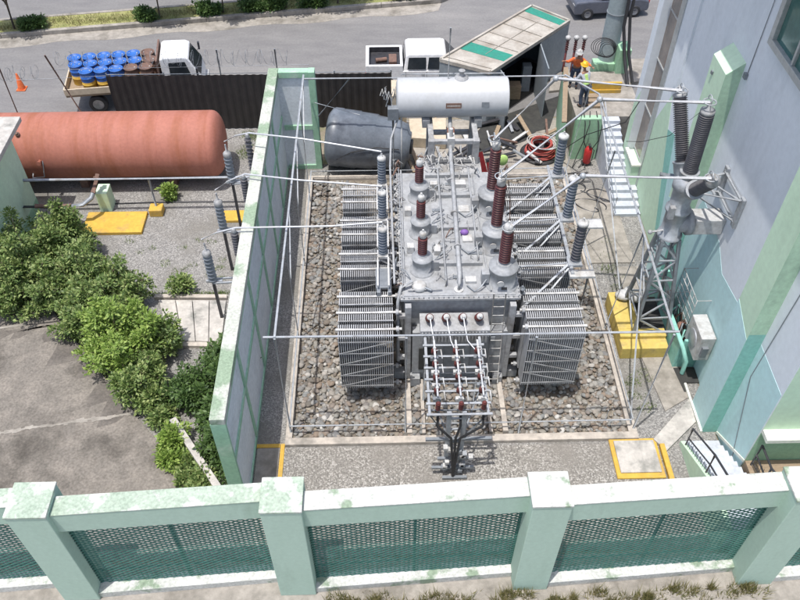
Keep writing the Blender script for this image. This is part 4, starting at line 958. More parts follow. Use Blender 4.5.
# ------------------------------------------------------------------ people
def skin_body(name, joints, edges, mat, parent, sub=2):
    me = bpy.data.meshes.new(name); me.from_pydata([Vector(j[0]) for j in joints], edges, [])
    o = bpy.data.objects.new(name, me); COL.objects.link(o); o.parent = parent
    me.materials.append(M[mat])
    sk = o.modifiers.new('skin','SKIN'); sk.use_smooth_shade = True
    for v, j in zip(me.skin_vertices[0].data, joints):
        r = j[1]; v.radius = r if isinstance(r, tuple) else (r, r)
    me.skin_vertices[0].data[0].use_root = True
    s = o.modifiers.new('sub','SUBSURF'); s.levels = sub; s.render_levels = sub
    return o
def person(label, loc, rotz, shirt, helmet, vest=None, lean=.15, armL=None, armR=None):
    t = thing('person', label, 'person', loc); t.rotation_euler = (0,0,rotz)
    L = lean
    J = [((0,0,.95),(.15,.11)), ((0,L*.4,1.15),(.14,.10)), ((0,L*.8,1.36),(.17,.11)), ((0,L*.95,1.48),(.07,.06)), ((0,L*1.1,1.60),(.055,.06)),
         ((-.10,0,.88),(.095,.095)), ((-.12,.05,.48),.065), ((-.12,-.02,.10),.045), ((-.12,.13,.04),(.05,.035)),
         ((.10,0,.88),(.095,.095)), ((.13,.02,.48),.065), ((.14,-.08,.10),.045), ((.14,.07,.04),(.05,.035)),
         ((-.19,L*.85,1.40),.065), (armL[0],.048), (armL[1],.034), ((.19,L*.85,1.40),.065), (armR[0],.048), (armR[1],.034)]
    Ed = [(0,1),(1,2),(2,3),(3,4),(0,5),(5,6),(6,7),(7,8),(0,9),(9,10),(10,11),(11,12),(2,13),(13,14),(14,15),(2,16),(16,17),(17,18)]
    body = skin_body('body', J, Ed, 'skin', t)
    # clothing: shirt and trousers as slightly larger shells
    def grow(r, k): return tuple(x+k for x in r) if isinstance(r, tuple) else r+k
    sj = [J[i] for i in (1,0,2,13,14,15,16,17,18)]; sj = [(p, grow(r,.018)) for p, r in sj]
    sj[5] = (tuple(Vector(sj[4][0]).lerp(Vector(sj[5][0]),.85)), .045); sj[8] = (tuple(Vector(sj[7][0]).lerp(Vector(sj[8][0]),.85)), .045)
    skin_body('shirt', sj, [(0,1),(0,2),(2,3),(3,4),(4,5),(2,6),(6,7),(7,8)], shirt, t)
    tj = [J[i] for i in (0,5,6,7,9,10,11)]; tj = [(p, grow(r,.018)) for p, r in tj]
    skin_body('trousers', tj, [(0,1),(1,2),(2,3),(0,4),(4,5),(5,6)], 'navy', t)
    if vest:
        skin_body('vest', [((0,L*.4,1.12),(.165,.135)),((0,0,.98),(.165,.135)),((0,L*.8,1.33),(.19,.145)),((0,L*.9,1.42),(.12,.11))], [(0,1),(0,2),(2,3)], vest, t)
    hc = Vector((0,L*1.2,1.69)); o = world_loc(t)
    def lb(mb, nm, mat, par): 
        ob = build(mb, nm, mat); ob.parent = par; return ob
    hd = MB().ball(hc,.105,16,(.82,.95,1.15)).ball(hc+Vector((0,.10,-.01)),.018,8).ball(hc+Vector((-.088,0,0)),.022,8,(.5,1,1.3)).ball(hc+Vector((.088,0,0)),.022,8,(.5,1,1.3))
    head = lb(hd, 'head', 'skin', t)
    lb(MB().ball(hc+Vector((-.035,.092,.025)),.012,8).ball(hc+Vector((.035,.092,.025)),.012,8).box(hc.x-.03,hc.x+.03,hc.y+.093,hc.y+.1,hc.z-.055,hc.z-.045), 'face_features', 'dark', head)
    hm = MB().lathe(hc+Vector((0,0,.03)),(0,-.1,1),[(.155,0),(.158,.012),(.128,.02),(.125,.07),(.105,.12),(.06,.152),(.001,.16)],20)
    hm.box(hc.x-.09,hc.x+.09,hc.y+.1,hc.y+.19,hc.z+.03,hc.z+.045).box(hc.x-.015,hc.x+.015,hc.y-.1,hc.y+.1,hc.z+.15,hc.z+.195)
    lb(hm, 'helmet', helmet, t)
    sh = MB()
    for x, y in ((-.12,.06),(.14,0)): sh.ball((x,y,.05),.06,10,(.85,2.1,.8))
    lb(sh, 'boots', 'black', t)
    for hp, el in ((armL[1],armL[0]),(armR[1],armR[0])):
        w = Vector(hp); d = (w-Vector(el)).normalized(); _, u, v = basis(d)
        pal = w+d*.05
        js = [(w,.026),(pal,(.038,.018))]; es = [(0,1)]
        for k in range(4):
            b0 = pal+u*(.03-.02*k)+d*.03; m1 = b0+d*.035*(1-.1*abs(k-1))-v*.012; e1 = m1+d*.018-v*.03
            n0 = len(js); js += [(b0,.009),(m1,.0085),(e1,.007)]; es += [(1,n0),(n0,n0+1),(n0+1,n0+2)]
        n0 = len(js); js += [(w+d*.03+u*.04,.011),(w+d*.07+u*.055-v*.015,.009)]; es += [(1,n0),(n0,n0+1)]
        skin_body('hand', js, es, 'skin', t, 1)
    return t
person('worker in a grey shirt, green vest and yellow helmet standing with bent arms', (8.12,27.75,1.8), R(25), 'greyshirt', 'yel2', 'vest', .25, ((-.30,.28,1.12),(-.20,.52,1.12)), ((.30,.30,1.12),(.16,.54,1.15)))
person('worker in an orange shirt and white helmet with both arms spread', (8.0,29.2,1.8), R(170), 'orange', 'white', None, .22, ((-.40,.16,1.22),(-.58,.34,1.20)), ((.38,.18,1.25),(.55,.34,1.36)))

# ------------------------------------------------------------------ shed / container
A = Vector((2.44,30.2)); B = Vector((6.95,34.85)); C_ = Vector((8.45,33.4)); D = Vector((4.45,29.15))
D = D; 
def lerp2(p,q,t): return (p.x+(q.x-p.x)*t, p.y+(q.y-p.y)*t)
shd = thing('storage_shed', 'grey storage shed with a pale roof striped green and open doors', 'shed', (5.5,31.8,0))
w = MB()
def wallseg(mb, p, q, z0, z1, t=.06): mb.beam(((p[0]),(p[1]),(z0+z1)/2),((q[0]),(q[1]),(z0+z1)/2), t, z1-z0, up=(0,0,1))
wallseg(w, A, B, 0, 2.45); wallseg(w, B, C_, 0, 2.45); wallseg(w, A, D, 0, 2.45)
wallseg(w, D, lerp2(D,C_,.12), 0, 2.45); wallseg(w, lerp2(D,C_,.62), C_, 0, 2.45)
build(w, 'wall', 'shedwall', shd)
rf = MB().hexa([(D.x,D.y,2.45),(C_.x,C_.y,2.45),(B.x,B.y,2.45),(A.x,A.y,2.45)],[(D.x,D.y,2.56),(C_.x,C_.y,2.56),(B.x,B.y,2.56),(A.x,A.y,2.56)])
rfo = build(rf, 'roof', 'shedroof', shd)
rm = MB()
for p, q in ((A,B),(B,C_),(C_,D),(D,A)): rm.beam((p.x,p.y,2.56),(q.x,q.y,2.56),.10,.16,up=(0,0,1))
build(rm, 'roof_rim', 'shedroof', rfo)
def roofq(t0,t1,z,mat,nm):
    a = lerp2(A,B,t0); b = lerp2(A,B,t1); c_ = lerp2(D,C_,t1); d_ = lerp2(D,C_,t0)
    q = [Vector((*p,0)) for p in (d_,c_,b,a)]; ctr = sum(q,Vector())/4
    q = [(ctr.x+(p.x-ctr.x)*.94, ctr.y+(p.y-ctr.y)*.97) for p in q]
    build(MB().prism(q,2.562,z), nm, mat, rfo)
roofq(.19,.31,2.572,'shedgreen','green_stripe'); roofq(.90,.985,2.572,'shedgreen','green_stripe')
seam = MB()
a = lerp2(A,D,.52); d_ = lerp2(B,C_,.52); seam.beam((a[0]+.9,a[1]+.93,2.574),(d_[0]-.7,d_[1]-.72,2.574),.02,.03,up=(0,0,1))
for t in (.05,.36,.5,.66,.82):
    a = lerp2(A,B,t); d_ = lerp2(D,C_,t); seam.beam((a[0],a[1],2.575),(d_[0],d_[1],2.575),.02,.03,up=(0,0,1))
build(seam, 'roof_seam', 'oldconc', rfo)
build(MB().prism([lerp2(A,B,.03),lerp2(D,C_,.03),lerp2(D,C_,.97),lerp2(A,B,.97)][::-1][::-1],.01,.03), 'floor', 'dark', shd)
for q, m_n, nm in (((5.2,30.6,.5,.6,1.0),'mgreen','stored_crate'),((5.9,31.3,.6,.5,.7),'wood','stored_crate'),((6.5,31.9,.4,.4,1.3),'shedwall','stored_crate')):
    tag(build(MB().box(q[0]-q[2]/2,q[0]+q[2]/2,q[1]-q[3]/2,q[1]+q[3]/2,.03,q[4]), nm, m_n, bevel=.02), 'stored '+{'mgreen':'green','wood':'brown','shedwall':'grey'}[m_n]+' crate inside the open storage shed', 'crate')
dr = MB(); p = lerp2(D,C_,.62); dr.beam((p[0],p[1],1.2),(p[0]+.05,p[1]-2.1,1.2),.05,2.4,up=(0,0,1)); build(dr,'door','shedwall',shd)
dr = MB(); p = lerp2(D,C_,.12); dr.beam((p[0],p[1],1.2),(p[0]+.25,p[1]-.9,1.2),.05,2.4,up=(0,0,1)); build(dr,'door','shedwall',shd)

# ------------------------------------------------------------------ black sheet fence with razor wire
bf = thing('sheet_fence', 'tall black corrugated sheet fence behind the red and grey tanks', 'fence', (-5.5,29.15,0))
m_ = MB(); n = 150; xa, xb = -11.3,.35; rib = []
for i in range(n+1):
    x = xa+(xb-xa)*i/n; y = 29.1+(.035 if (i%4) in (1,2) else 0)
    rib.append((x,y))
vs = [(x,y,.03) for x,y in rib]+[(x,y,2.62) for x,y in rib]+[(x,y+.012,.03) for x,y in rib]+[(x,y+.012,2.62) for x,y in rib]
N1 = n+1
fs = [(i,i+1,N1+i+1,N1+i) for i in range(n)]+[(2*N1+i+1,2*N1+i,3*N1+i,3*N1+i+1) for i in range(n)]+[(N1+i,N1+i+1,3*N1+i+1,3*N1+i) for i in range(n)]
m_.add(vs, fs); build(m_, 'sheet', 'blackfence', bf)
build(MB().tube([(xa,29.2,2.64),(xb,29.2,2.64)],.025,6).tube([(xa,29.2,.3),(xb,29.2,.3)],.025,6), 'rail', 'galvdark', bf)
for i in range(6): x = xa+(xb-xa)*i/5; build(MB().tube([(x,29.22,0),(x,29.22,3.7 if i in (2,3) else 2.7)],.035,6), 'post', 'galvdark', bf)
wf_ = thing('wire_fence', 'thin leaning posts with razor wire coils along the avenue side', 'fence', (-15,29.2,0))
build(MB().tube([(-24,29.2,2.2),(-13.5,29.2,2.5)],.012,5).tube([(-13.5,29.2,2.9),(-3.0,29.2,3.0)],.012,5).tube([(-13.5,29.2,2.5),(-11.3,29.2,2.6)],.012,5), 'wire', 'galv', wf_)
for x in (-19.5,-15.5): build(MB().tube([(x,29.2,0),(x,29.2,3.3)],.03,6), 'post', 'rust', wf_)
build(MB().tube([(-12.6,29.2,0),(-13.5,29.2,3.55)],.035,6), 'post', 'rust', wf_)
for (a, b, z) in ((-24,-14.0,2.75),(-13.2,-3.6,3.35)):
    m_ = MB(); pts = []; T = int((b-a)/.2)
    for i in range(T*12+1):
        t = i/12; an = t*2*PI; pts.append((a+.2*t+.16*math.cos(an*.37), 29.2+.26*math.cos(an), z+.26*math.sin(an)+.08*math.sin(t*1.7)))
    m_.tube(pts,.0065,3)
    build(m_, 'razor_wire', 'galvdark', wf_)
tag(build(MB().box(-12.9,-8.5,29.25,29.4,0,.55), 'pale_kerb_beam', 'lgreen', bevel=.01), 'pale green low kerb beam below the truck behind the red tank', 'kerb')

# ------------------------------------------------------------------ red tank, grey tank
rt = thing('red_tank', 'long faded red horizontal storage tank beside the black fence', 'tank', (-12,25.95,0))
r = 1.27; x1 = -6.55
prof = [(r,-12)]+[(r,0)]+[(r*math.cos(a)**.8 if a < PI/2-.01 else .01, .45*math.sin(a)) for a in [PI/2*k/10 for k in range(1,11)]]
build(MB().lathe((x1-.1,25.95,1.52),(1,0,0),prof,56), 'shell', 'redtank', rt)
for x in (-15.2,-13.0,-10.8,-8.6,-6.75): build(MB().lathe((x,25.95,1.52),(1,0,0),[(r-.005,0),(r+.007,.008),(r+.007,.022),(r-.005,.03)],56,False), 'weld_seam', 'redtank', rt)
build(MB().lathe((-10.2,25.95,2.72),(0,0,1),[(.28,0),(.28,.12),(.33,.13),(.33,.17),(.1,.2)],24), 'manway', 'redtank', rt) if False else None
for x in (-15.5,-11.9,-8.4): build(MB().box(x-.15,x+.15,25.2,26.7,0,.55), 'saddle', 'rust', rt)
build(MB().lathe((-13.7,25.2,2.55),(0,-.5,1),[(.09,0),(.09,.08),(.05,.09),(.05,.14)],14), 'vent', 'rust', rt)
for x0 in (-15.1,-13.5):
    build(MB().tube([(x0,24.8,1.1),(x0+.1,24.45,1.1),(x0+.55,24.45,1.15),(x0+.6,24.8,1.9)],.02,6), 'bracket', 'galv', rt)
build(MB().lathe((-13.0,24.75,1.7),(0,-1,.1),[(.06,0),(.06,.2),(.09,.21),(.09,.25)],12), 'nozzle', 'redtank', rt)
gt2 = thing('grey_tank', 'dark grey plastic water tank lying on its side behind the yard', 'tank', (-.7,26.4,0))
pa = Vector((-2.1,26.75,1.2)); pb = Vector((1.0,26.3,1.0)); Lg = (pb-pa).length
prof = [(.02,-.22),(.45,-.2),(.95,-.12),(1.12,0),(1.17,.1),(1.17,.4),(1.15,.42),(1.15,1.1),(1.12,1.12),(1.10,1.8),(1.06,1.82),(.98,Lg*.85),(.86,Lg*.97),(.6,Lg),(.58,Lg+.06),(.02,Lg+.08)]
build(MB().lathe(pa,pb-pa,prof,48), 'shell', 'poly', gt2)
build(MB().tube([(-1.9,25.6,.9),(-1.3,25.45,1.35),(-.3,25.4,1.6),(.6,25.45,1.45)],.022,6), 'band', 'black', gt2)
build(MB().lathe(pb+(pb-pa).normalized()*.06,pb-pa,[(.3,0),(.3,.08),(.26,.1)],24), 'lid', 'black', gt2)
# pipe rail in front of the red tank
pr = thing('long_pipe', 'long grey pipe running in front of the red tank', 'pipe', (-9,23.7,0))
build(MB().tube([(-13.4,23.65,1.62),(-4.3,23.65,1.62)],.06), 'pipe', 'galv', pr)
o = build(MB().tube([(-8.75,23.65,.3),(-8.75,23.65,1.58)],.05), 'support_post', 'galv', pr)
build(MB().box(-9.0,-8.5,23.35,23.8,0,.32), 'foot_block', 'yellow', pr, bevel=.03)
tag(build(MB().box(-11.35,-9.1,22.35,23.55,0,.14), 'yellow_slab', 'yellow', bevel=.02), 'flat yellow rectangular slab on the gravel court left of the pipe post', 'slab')
tag(build(MB().box(-6.3,-4.5,22.95,23.55,0,.12), 'yellow_slab', 'yellow', bevel=.02), 'small yellow slab at the foot of the firewall beside the insulators', 'slab')
rp = thing('rusty_pipe', 'rusty brown pipe on green blocks coming out of the small green building', 'pipe', (-12,23.6,0))
build(MB().tube([(-14.2,22.9,1.0),(-12.2,22.9,.95)],.07,10), 'pipe', 'blackpaint', rp)
build(MB().tube([(-12.9,22.9,1.0),(-11.6,22.95,.95)],.09,10), 'pipe', 'rust', rp)
build(MB().tube([(-11.7,22.95,.95),(-11.2,23.0,.95),(-10.95,23.3,1.0),(-10.9,23.6,1.1)],.09,10), 'elbow', 'galvdark', rp)
build(MB().tube([(-10.9,23.5,1.1),(-10.75,24.1,1.5)],.09,10).lathe((-10.78,23.95,1.4),(.15,.6,.4),[(.14,0),(.14,.05)],12), 'riser', 'rust', rp)
for q in ((-12.1,-11.6,22.7,23.1,0,.75),(-10.95,-10.5,23.7,24.3,0,.9)): build(MB().box(*q), 'support_block', 'lgreen', rp, bevel=.02)
tag(build(MB().tube([(-12.5,24.1,.035),(-8.8,24.2,.035),(-4.5,24.15,.035)],.03,6), 'ground_dark_line', 'blackpaint'), 'thin dark line running across the gravel court', 'cable')  # thin dark tube drawn along a dark line on the gravel
tag(build(MB().box(-5.55,-4.9,26.6,27.1,0,.55).box(-5.6,-4.85,26.7,27.0,.55,.62), 'meter_box', 'oldconc', bevel=.02), 'small grey concrete meter box between the red tank and firewall', 'box')

# ------------------------------------------------------------------ small green building at left
gb = thing('small_building', 'small pale green building with a flat white roof at the left edge', 'building', (-15,23,0))
build(MB().box(-20,-13.35,20.6,24.0,0,3.9), 'wall', 'lgreen', gb)
build(MB().box(-20,-12.75,20.4,24.1,3.9,4.08), 'roof', 'paleconc', gb, bevel=.015)
build(MB().box(-13.36,-13.34,20.6,24.0,0,.5), 'plinth_band', 'mgreen', gb)

# ------------------------------------------------------------------ vehicles
def wheel(parent, c, r, w, ax=(0,1,0), dual=False):
    d = Vector(ax).normalized(); c = Vector(c)-d*w/2
    o = build(MB().lathe(c,d,[(r*.6,0),(r*.92,0),(r,.03),(r,w-.03),(r*.92,w),(r*.6,w)],24,False), 'wheel', 'black', parent)
    build(MB().lathe(c,d,[(.01,w*.2),(r*.3,w*.15),(r*.55,.02),(r*.62,.01),(r*.62,w-.01),(r*.55,w-.02),(r*.3,w-.05),(.01,w-.06)],20), 'rim', 'rim', o)
def body_ext(prof, y0, y1, inset=0.0):
    """side profile (x,z) extruded across y, upper points pulled in for tumblehome"""
    n = len(prof); zmax = max(z for _, z in prof)
    def yy(z, s): return (y0 if s < 0 else y1) + (-s)*inset*max(0,(z-.9))/(zmax-.9+1e-6)
    m_ = MB(); vs = [(x,yy(z,-1),z) for x,z in prof]+[(x,yy(z,1),z) for x,z in prof]
    m_.add(vs, [tuple(range(n)), tuple(range(2*n-1,n-1,-1))]+[(i,n+i,n+(i+1)%n,(i+1)%n) for i in range(n)])
    return m_
def rotthing(t, ang): t.rotation_euler = (0,0,ang)
def lbuild(mb, name, mat, parent, bevel=0):    # local coordinates
    o = build(mb, name, mat, bevel=bevel); o.parent = parent; return o
def lwheel(parent, c, r, w):
    t = MB()
    c = Vector(c)
    o = lbuild(MB().lathe(c-Vector((0,w/2,0)),(0,1,0),[(r*.6,0),(r*.92,0),(r,.03),(r,w-.03),(r*.92,w),(r*.6,w)],24,False), 'wheel', 'black', parent)
    lbuild(MB().lathe(c-Vector((0,w/2,0)),(0,1,0),[(.01,w*.3),(r*.3,w*.2),(r*.55,.02),(r*.62,.01),(r*.62,w-.01),(r*.55,w-.02),(r*.3,w-.05),(.01,w-.07)],20), 'rim', 'rim', o)
# pickup, front to +x
pu = thing('pickup_truck', 'white double cab pickup with a dark open bed parked behind the black fence', 'pickup truck', (1.9,32.75,0)); rotthing(pu, R(0))
L0, L1 = -2.65, 2.65; y0, y1 = -.92,.92
m_ = body_ext([(L0,.45),(L0,1.05),(-.95,1.05),(-.95,1.06),(1.35,1.06),(2.5,.95),(2.62,.75),(2.65,.45)], y0, y1)
lbuild(m_, 'body', 'carwhite', pu, .05)
m_ = body_ext([(-.95,1.02),(-.85,1.72),(-.7,1.8),(.75,1.8),(.9,1.76),(1.55,1.04)], y0+.04, y1-.04, .16)
cab = lbuild(m_, 'cab', 'carwhite', pu, .05)
gl = MB()
for s in (-1,1):
    y = (.905 if s > 0 else -.905)
    for a, b in ((-.78,.05),(.12,.95)):
        t_in = .13
        gl.add([(a,s*.895,1.14),(b+.15 if b>.5 else b,s*.895,1.14),(b-.1 if b>.5 else b,s*.78,1.66),(a+.06,s*.78,1.66)],[(0,1,2,3)] if s<0 else [(3,2,1,0)])
gl.add([(.93,-.70,1.72),(.93,.70,1.72),(1.5,.78,1.10),(1.5,-.78,1.10)],[(0,3,2,1)]); gl.add([(-.90,-.7,1.66),(-.90,.7,1.66),(-.965,.75,1.15),(-.965,-.75,1.15)],[(0,1,2,3)])
for i in range(len(gl.v)):
    x, y, z = gl.v[i]; gl.v[i] = (x+(.03 if x>.6 and abs(y)<.8 and z!=1.66 else 0), y*1.012, z+.008)
lbuild(gl, 'window', 'glass', pu)
bd = MB().box(-2.5,-1.1,-.75,.75,1.052,1.058); lbuild(bd, 'bed_floor', 'blackpaint', pu)
bd = MB().box(-2.65,-2.5,-.9,.9,1.05,1.35).box(-2.5,-.98,-.92,-.78,1.05,1.35).box(-2.5,-.98,.78,.92,1.05,1.35).box(-1.1,-.98,-.78,.78,1.05,1.35)
lbuild(bd, 'bed_side', 'carwhite', pu, .02)
bd = MB().box(-2.49,-1.11,-.775,-.765,1.06,1.33).box(-2.49,-1.11,.765,.775,1.06,1.33).box(-2.49,-2.47,-.76,.76,1.06,1.33); lbuild(bd,'bed_liner','blackpaint',pu)
for sy in (-1,1):
    lbuild(MB().box(-2.67,-2.63,sy*.8-.08,sy*.8+.08,.75,1.0), 'tail_light', 'red', pu)
    lbuild(MB().box(2.55,2.63,sy*.7-.16,sy*.7+.16,.72,.9), 'headlight', 'white', pu)
    lbuild(MB().box(.95,1.12,sy*.95-.1+.08*sy,sy*.95+.1+.08*sy,1.08,1.25), 'mirror', 'carwhite', pu)
    for x in (-1.65,1.65): lwheel(pu, (x,sy*.82,.38), .38, .24)
bg = MB().cyl((-2.2,-.1,1.16),(-1.7,.0,1.16),.1).box(-1.6,-1.25,-.4,.3,1.06,1.25); tag(build(bg,'bed_cargo','rust',loc=(0,0,0)), 'brown tool roll and box lying in the bed of the white pickup', 'cargo').location = (1.9,32.75,0)
sm_ = MB()
for x in (-.86,.08,1.02): sm_.box(x,x+.015,-.929,-.921,.5,1.04)
sm_.box(-2.3,2.3,-.93,-.921,.47,.5)
lbuild(sm_, 'door_seam', 'blackpaint', pu)
lbuild(MB().box(-.15,.0,-.945,-.92,.88,.92).box(.75,.9,-.945,-.92,.88,.92), 'door_handle', 'alu', pu)
lbuild(MB().box(2.5,2.66,-.55,.55,.6,.85).box(1.5,1.52,-.7,.7,1.065,1.07), 'grille', 'blackpaint', pu)
# flatbed truck with drums
TR2A = R(7)
ft2 = thing('flatbed_truck', 'small white cab flatbed truck loaded with drums on the near lane', 'truck', (-10.95,31.6,0)); rotthing(ft2, TR2A)
m_ = body_ext([(1.3,.55),(1.3,2.25),(1.45,2.33),(2.35,2.3),(2.5,2.22),(2.95,1.35),(3.0,.9),(3.0,.5)], -.88,.88,.1); lbuild(m_, 'cab', 'carwhite', ft2, .05)
m_ = MB()
for s in (-1,1): m_.add([(1.65,s*.875,1.4),(2.55,s*.875,1.4),(2.36,s*.825,2.1),(1.65,s*.825,2.1)],[(0,1,2,3)] if s<0 else [(3,2,1,0)])
m_.add([(2.52,-.7,2.16),(2.52,.7,2.16),(2.93,.75,1.42),(2.93,-.75,1.42)],[(0,3,2,1)])
for i in range(len(m_.v)): x,y,z = m_.v[i]; m_.v[i] = (x+.02*(1 if abs(y)<.8 else 0), y*1.012, z+.01)
lbuild(m_, 'window', 'glass', ft2)
lbuild(MB().box(-2.9,1.15,-1.0,1.0,.92,1.02), 'bed', 'wood', ft2, .01)
lbuild(MB().box(-2.9,1.15,-1.03,-.97,1.02,1.32).box(-2.93,-2.87,-1,1,1.02,1.32).box(-2.9,1.15,.97,1.03,1.02,1.32), 'side_board', 'beige', ft2, .01)
lbuild(MB().box(1.15,1.22,-.95,.95,1.02,2.3), 'headboard', 'rust', ft2)
lbuild(MB().box(-2.7,2.6,-.35,-.25,.6,.9).box(-2.7,2.6,.25,.35,.6,.9), 'chassis', 'blackpaint', ft2)
for s in (-1,1):
    for x in (-1.7,2.3): lwheel(ft2, (x,s*.78,.4), .4, .26)
    lbuild(MB().tube([(2.6,s*.9,1.5),(2.85,s*1.1,1.7),(2.85,s*1.12,1.9)],.015,5).box(2.8,2.88,s*1.12-.07,s*1.12+.07,1.62,1.95), 'mirror', 'blackpaint', ft2)
lbuild(MB().box(3.0,3.12,-.9,.9,.45,.7), 'bumper', 'white', ft2, .02)
# drums
def drum(label, x, y, z, top, low, group='drums on the flatbed truck'):
    t = thing('oil_drum', label, 'drum', (x,y,z), group)
    r = .29
    build(MB().lathe((x,y,z),(0,0,1),[(r,0),(r,.28),(r+.012,.29),(r+.012,.31),(r,.32),(r,.44)],24), 'lower_shell', low, t)
    build(MB().lathe((x,y,z+.441),(0,0,1),[(r,0),(r,.15),(r+.012,.16),(r+.012,.18),(r,.19),(r,.42),(r+.01,.425),(r+.01,.45),(r-.02,.45),(r-.02,.43),(.01,.43)],24), 'upper_shell', top, t)
    build(MB().lathe((x+.17,y,z+.872),(0,0,1),[(.03,0),(.03,.015)],8).lathe((x-.17,y+.02,z+.872),(0,0,1),[(.02,0),(.02,.015)],8), 'bung', 'white', t)
    return t
ca, sa = math.cos(TR2A), math.sin(TR2A)
rowname = ['avenue side row','middle row','fence side row']
ordn = ['first','second','third','fourth','fifth','sixth']
for rI, ly in enumerate((.62,.02,-.58)):
    for cI in range(6):
        lx = -2.5+cI*.63+(.12 if rI == 1 else 0)
        if rI == 2 and cI == 0: continue
        x = -10.95+ca*lx-sa*ly; y = 31.6+sa*lx+ca*ly
        brown = cI >= 5 or (cI >= 4 and rI != 0 and False)
        if cI == 4 and rI == 2: brown = True
        drum(('brown drum' if brown else 'blue topped drum')+' on the truck, '+ordn[cI]+' from the tail, '+rowname[rI], x, y, 1.03, 'rust' if brown else 'blue', 'rust' if brown else 'yellow')
# car on the far lane
cr_ = thing('hatchback_car', 'dark grey hatchback car driving past on the avenue behind the pole', 'car', (11.75,39.35,0)); rotthing(cr_, R(6))
m_ = body_ext([(-1.95,.3),(-2.0,.75),(-1.9,.95),(-.95,1.0),(1.5,.98),(1.95,.85),(2.0,.5),(1.95,.3)], -.83,.83); lbuild(m_, 'body', 'cargrey', cr_, .08)
m_ = body_ext([(-1.0,.98),(-.35,1.4),(.1,1.47),(1.2,1.45),(1.75,1.0)], -.78,.78,.12); lbuild(m_, 'cabin', 'cargrey', cr_, .06)
m_ = MB()
for s in (-1,1): m_.add([(-.75,s*.79,1.03),(.3,s*.79,1.03),(.3,s*.69,1.38),(-.3,s*.69,1.36)],[(0,1,2,3)] if s<0 else [(3,2,1,0)]); m_.add([(.37,s*.79,1.03),(1.45,s*.79,1.03),(1.15,s*.69,1.38),(.37,s*.69,1.38)],[(0,1,2,3)] if s<0 else [(3,2,1,0)])
m_.add([(-.42,-.62,1.40),(-.42,.62,1.40),(-1.0,.68,1.02),(-1.0,-.68,1.02)],[(0,1,2,3)])
for i in range(len(m_.v)): x,y,z = m_.v[i]; m_.v[i] = (x, y*1.02, z+.012)
lbuild(m_, 'window', 'glass', cr_)
for s in (-1,1):
    for x in (-1.25,1.25): lwheel(cr_, (x,s*.76,.31), .31, .2)
    lbuild(MB().box(-1.99,-1.86,s*.6-.14,s*.6+.14,.68,.8), 'headlight', 'white', cr_)
    lbuild(MB().box(1.88,2.0,s*.62-.12,s*.62+.12,.7,.86), 'tail_light', 'red', cr_)
cr2 = dup(cr_, (-10.6,43.25,0), 'dark grey car cut by the top edge of the photo at upper left', R(8))
# cone
cn_ = thing('traffic_cone', 'orange traffic cone standing on the road at the far left', 'cone', (-16.6,32.5,0))
build(MB().box(-16.8,-16.4,32.3,32.7,0,.04), 'base', 'orange', cn_); build(MB().lathe((-16.6,32.5,.04),(0,0,1),[(.17,0),(.04,.75),(.03,.76)],18), 'body', 'orange', cn_)

# ------------------------------------------------------------------ work yard clutter
rc = thing('cable_reel', 'coil of dark red cable heaped on a black base in the work yard', 'cable coil', (6.5,27.0,0))
m_ = MB()
for i in range(9): m_.ring((6.5+random.uniform(-.05,.05),27.0+random.uniform(-.05,.05),.12+.06*i),(random.uniform(-.1,.1),random.uniform(-.1,.1),1),.62-.03*i+random.uniform(-.03,.03),.035,28,6)
build(m_, 'coil', 'redcable', rc)
build(MB().lathe((6.5,27,.0),(0,0,1),[(.8,0),(.82,.05),(.74,.1),(.5,.08)],26), 'base', 'black', rc)
m_ = MB()
for i in range(4): m_.ring((6.55,27.0,.5+.04*i),(.1,.1,1),.4+.08*i,.02,24,5)
build(m_, 'loose_loop', 'white', rc)
rj = thing('red_jack', 'red steel jack arm leaning in the yard beneath the conservator', 'jack', (3.75,24.2,0))
build(MB().beam((3.6,24.6,1.9),(4.1,23.4,.3),.24,.16), 'arm', 'red', rj); build(MB().beam((3.95,24.5,1.5),(4.2,23.5,.3),.08,.08), 'strut', 'red', rj); build(MB().box(3.9,4.4,23.2,23.6,0,.25), 'foot', 'red', rj, bevel=.02)
tag(build(MB().box(2.5,3.2,24.2,24.8,0,.7).box(2.45,3.25,24.15,24.85,.7,.76), 'blue_crate', 'bluetarp', bevel=.02), 'blue crate on the ground under the conservator', 'crate')
tag(build(MB().prism([(1.1,27.6),(2.6,27.4),(2.7,29.0),(1.1,29.0)],.02,.5), 'beige_board_stack', 'beige', bevel=.02), 'stack of beige boards behind the grey tank', 'boards')
tag(build(MB().box(.35,.55,27.9,29.1,0,2.3).box(.55,1.0,28.9,29.1,0,2.3), 'board_panel', 'beige'), 'tall beige board panel at the end of the black fence', 'panel')
tag(build(MB().ball((4.35,22.9,.3),.22,10,(1,1,.8)), 'yellow_bag', 'vest'), 'small yellow green bag beside the red jack', 'bag')
tag(build(MB().ball((4.05,21.9,3.55),.17,9,(1.1,.5,1.3)), 'hi_vis_vest', 'vest'), 'bright yellow green vest draped over the radiator pipework', 'vest')
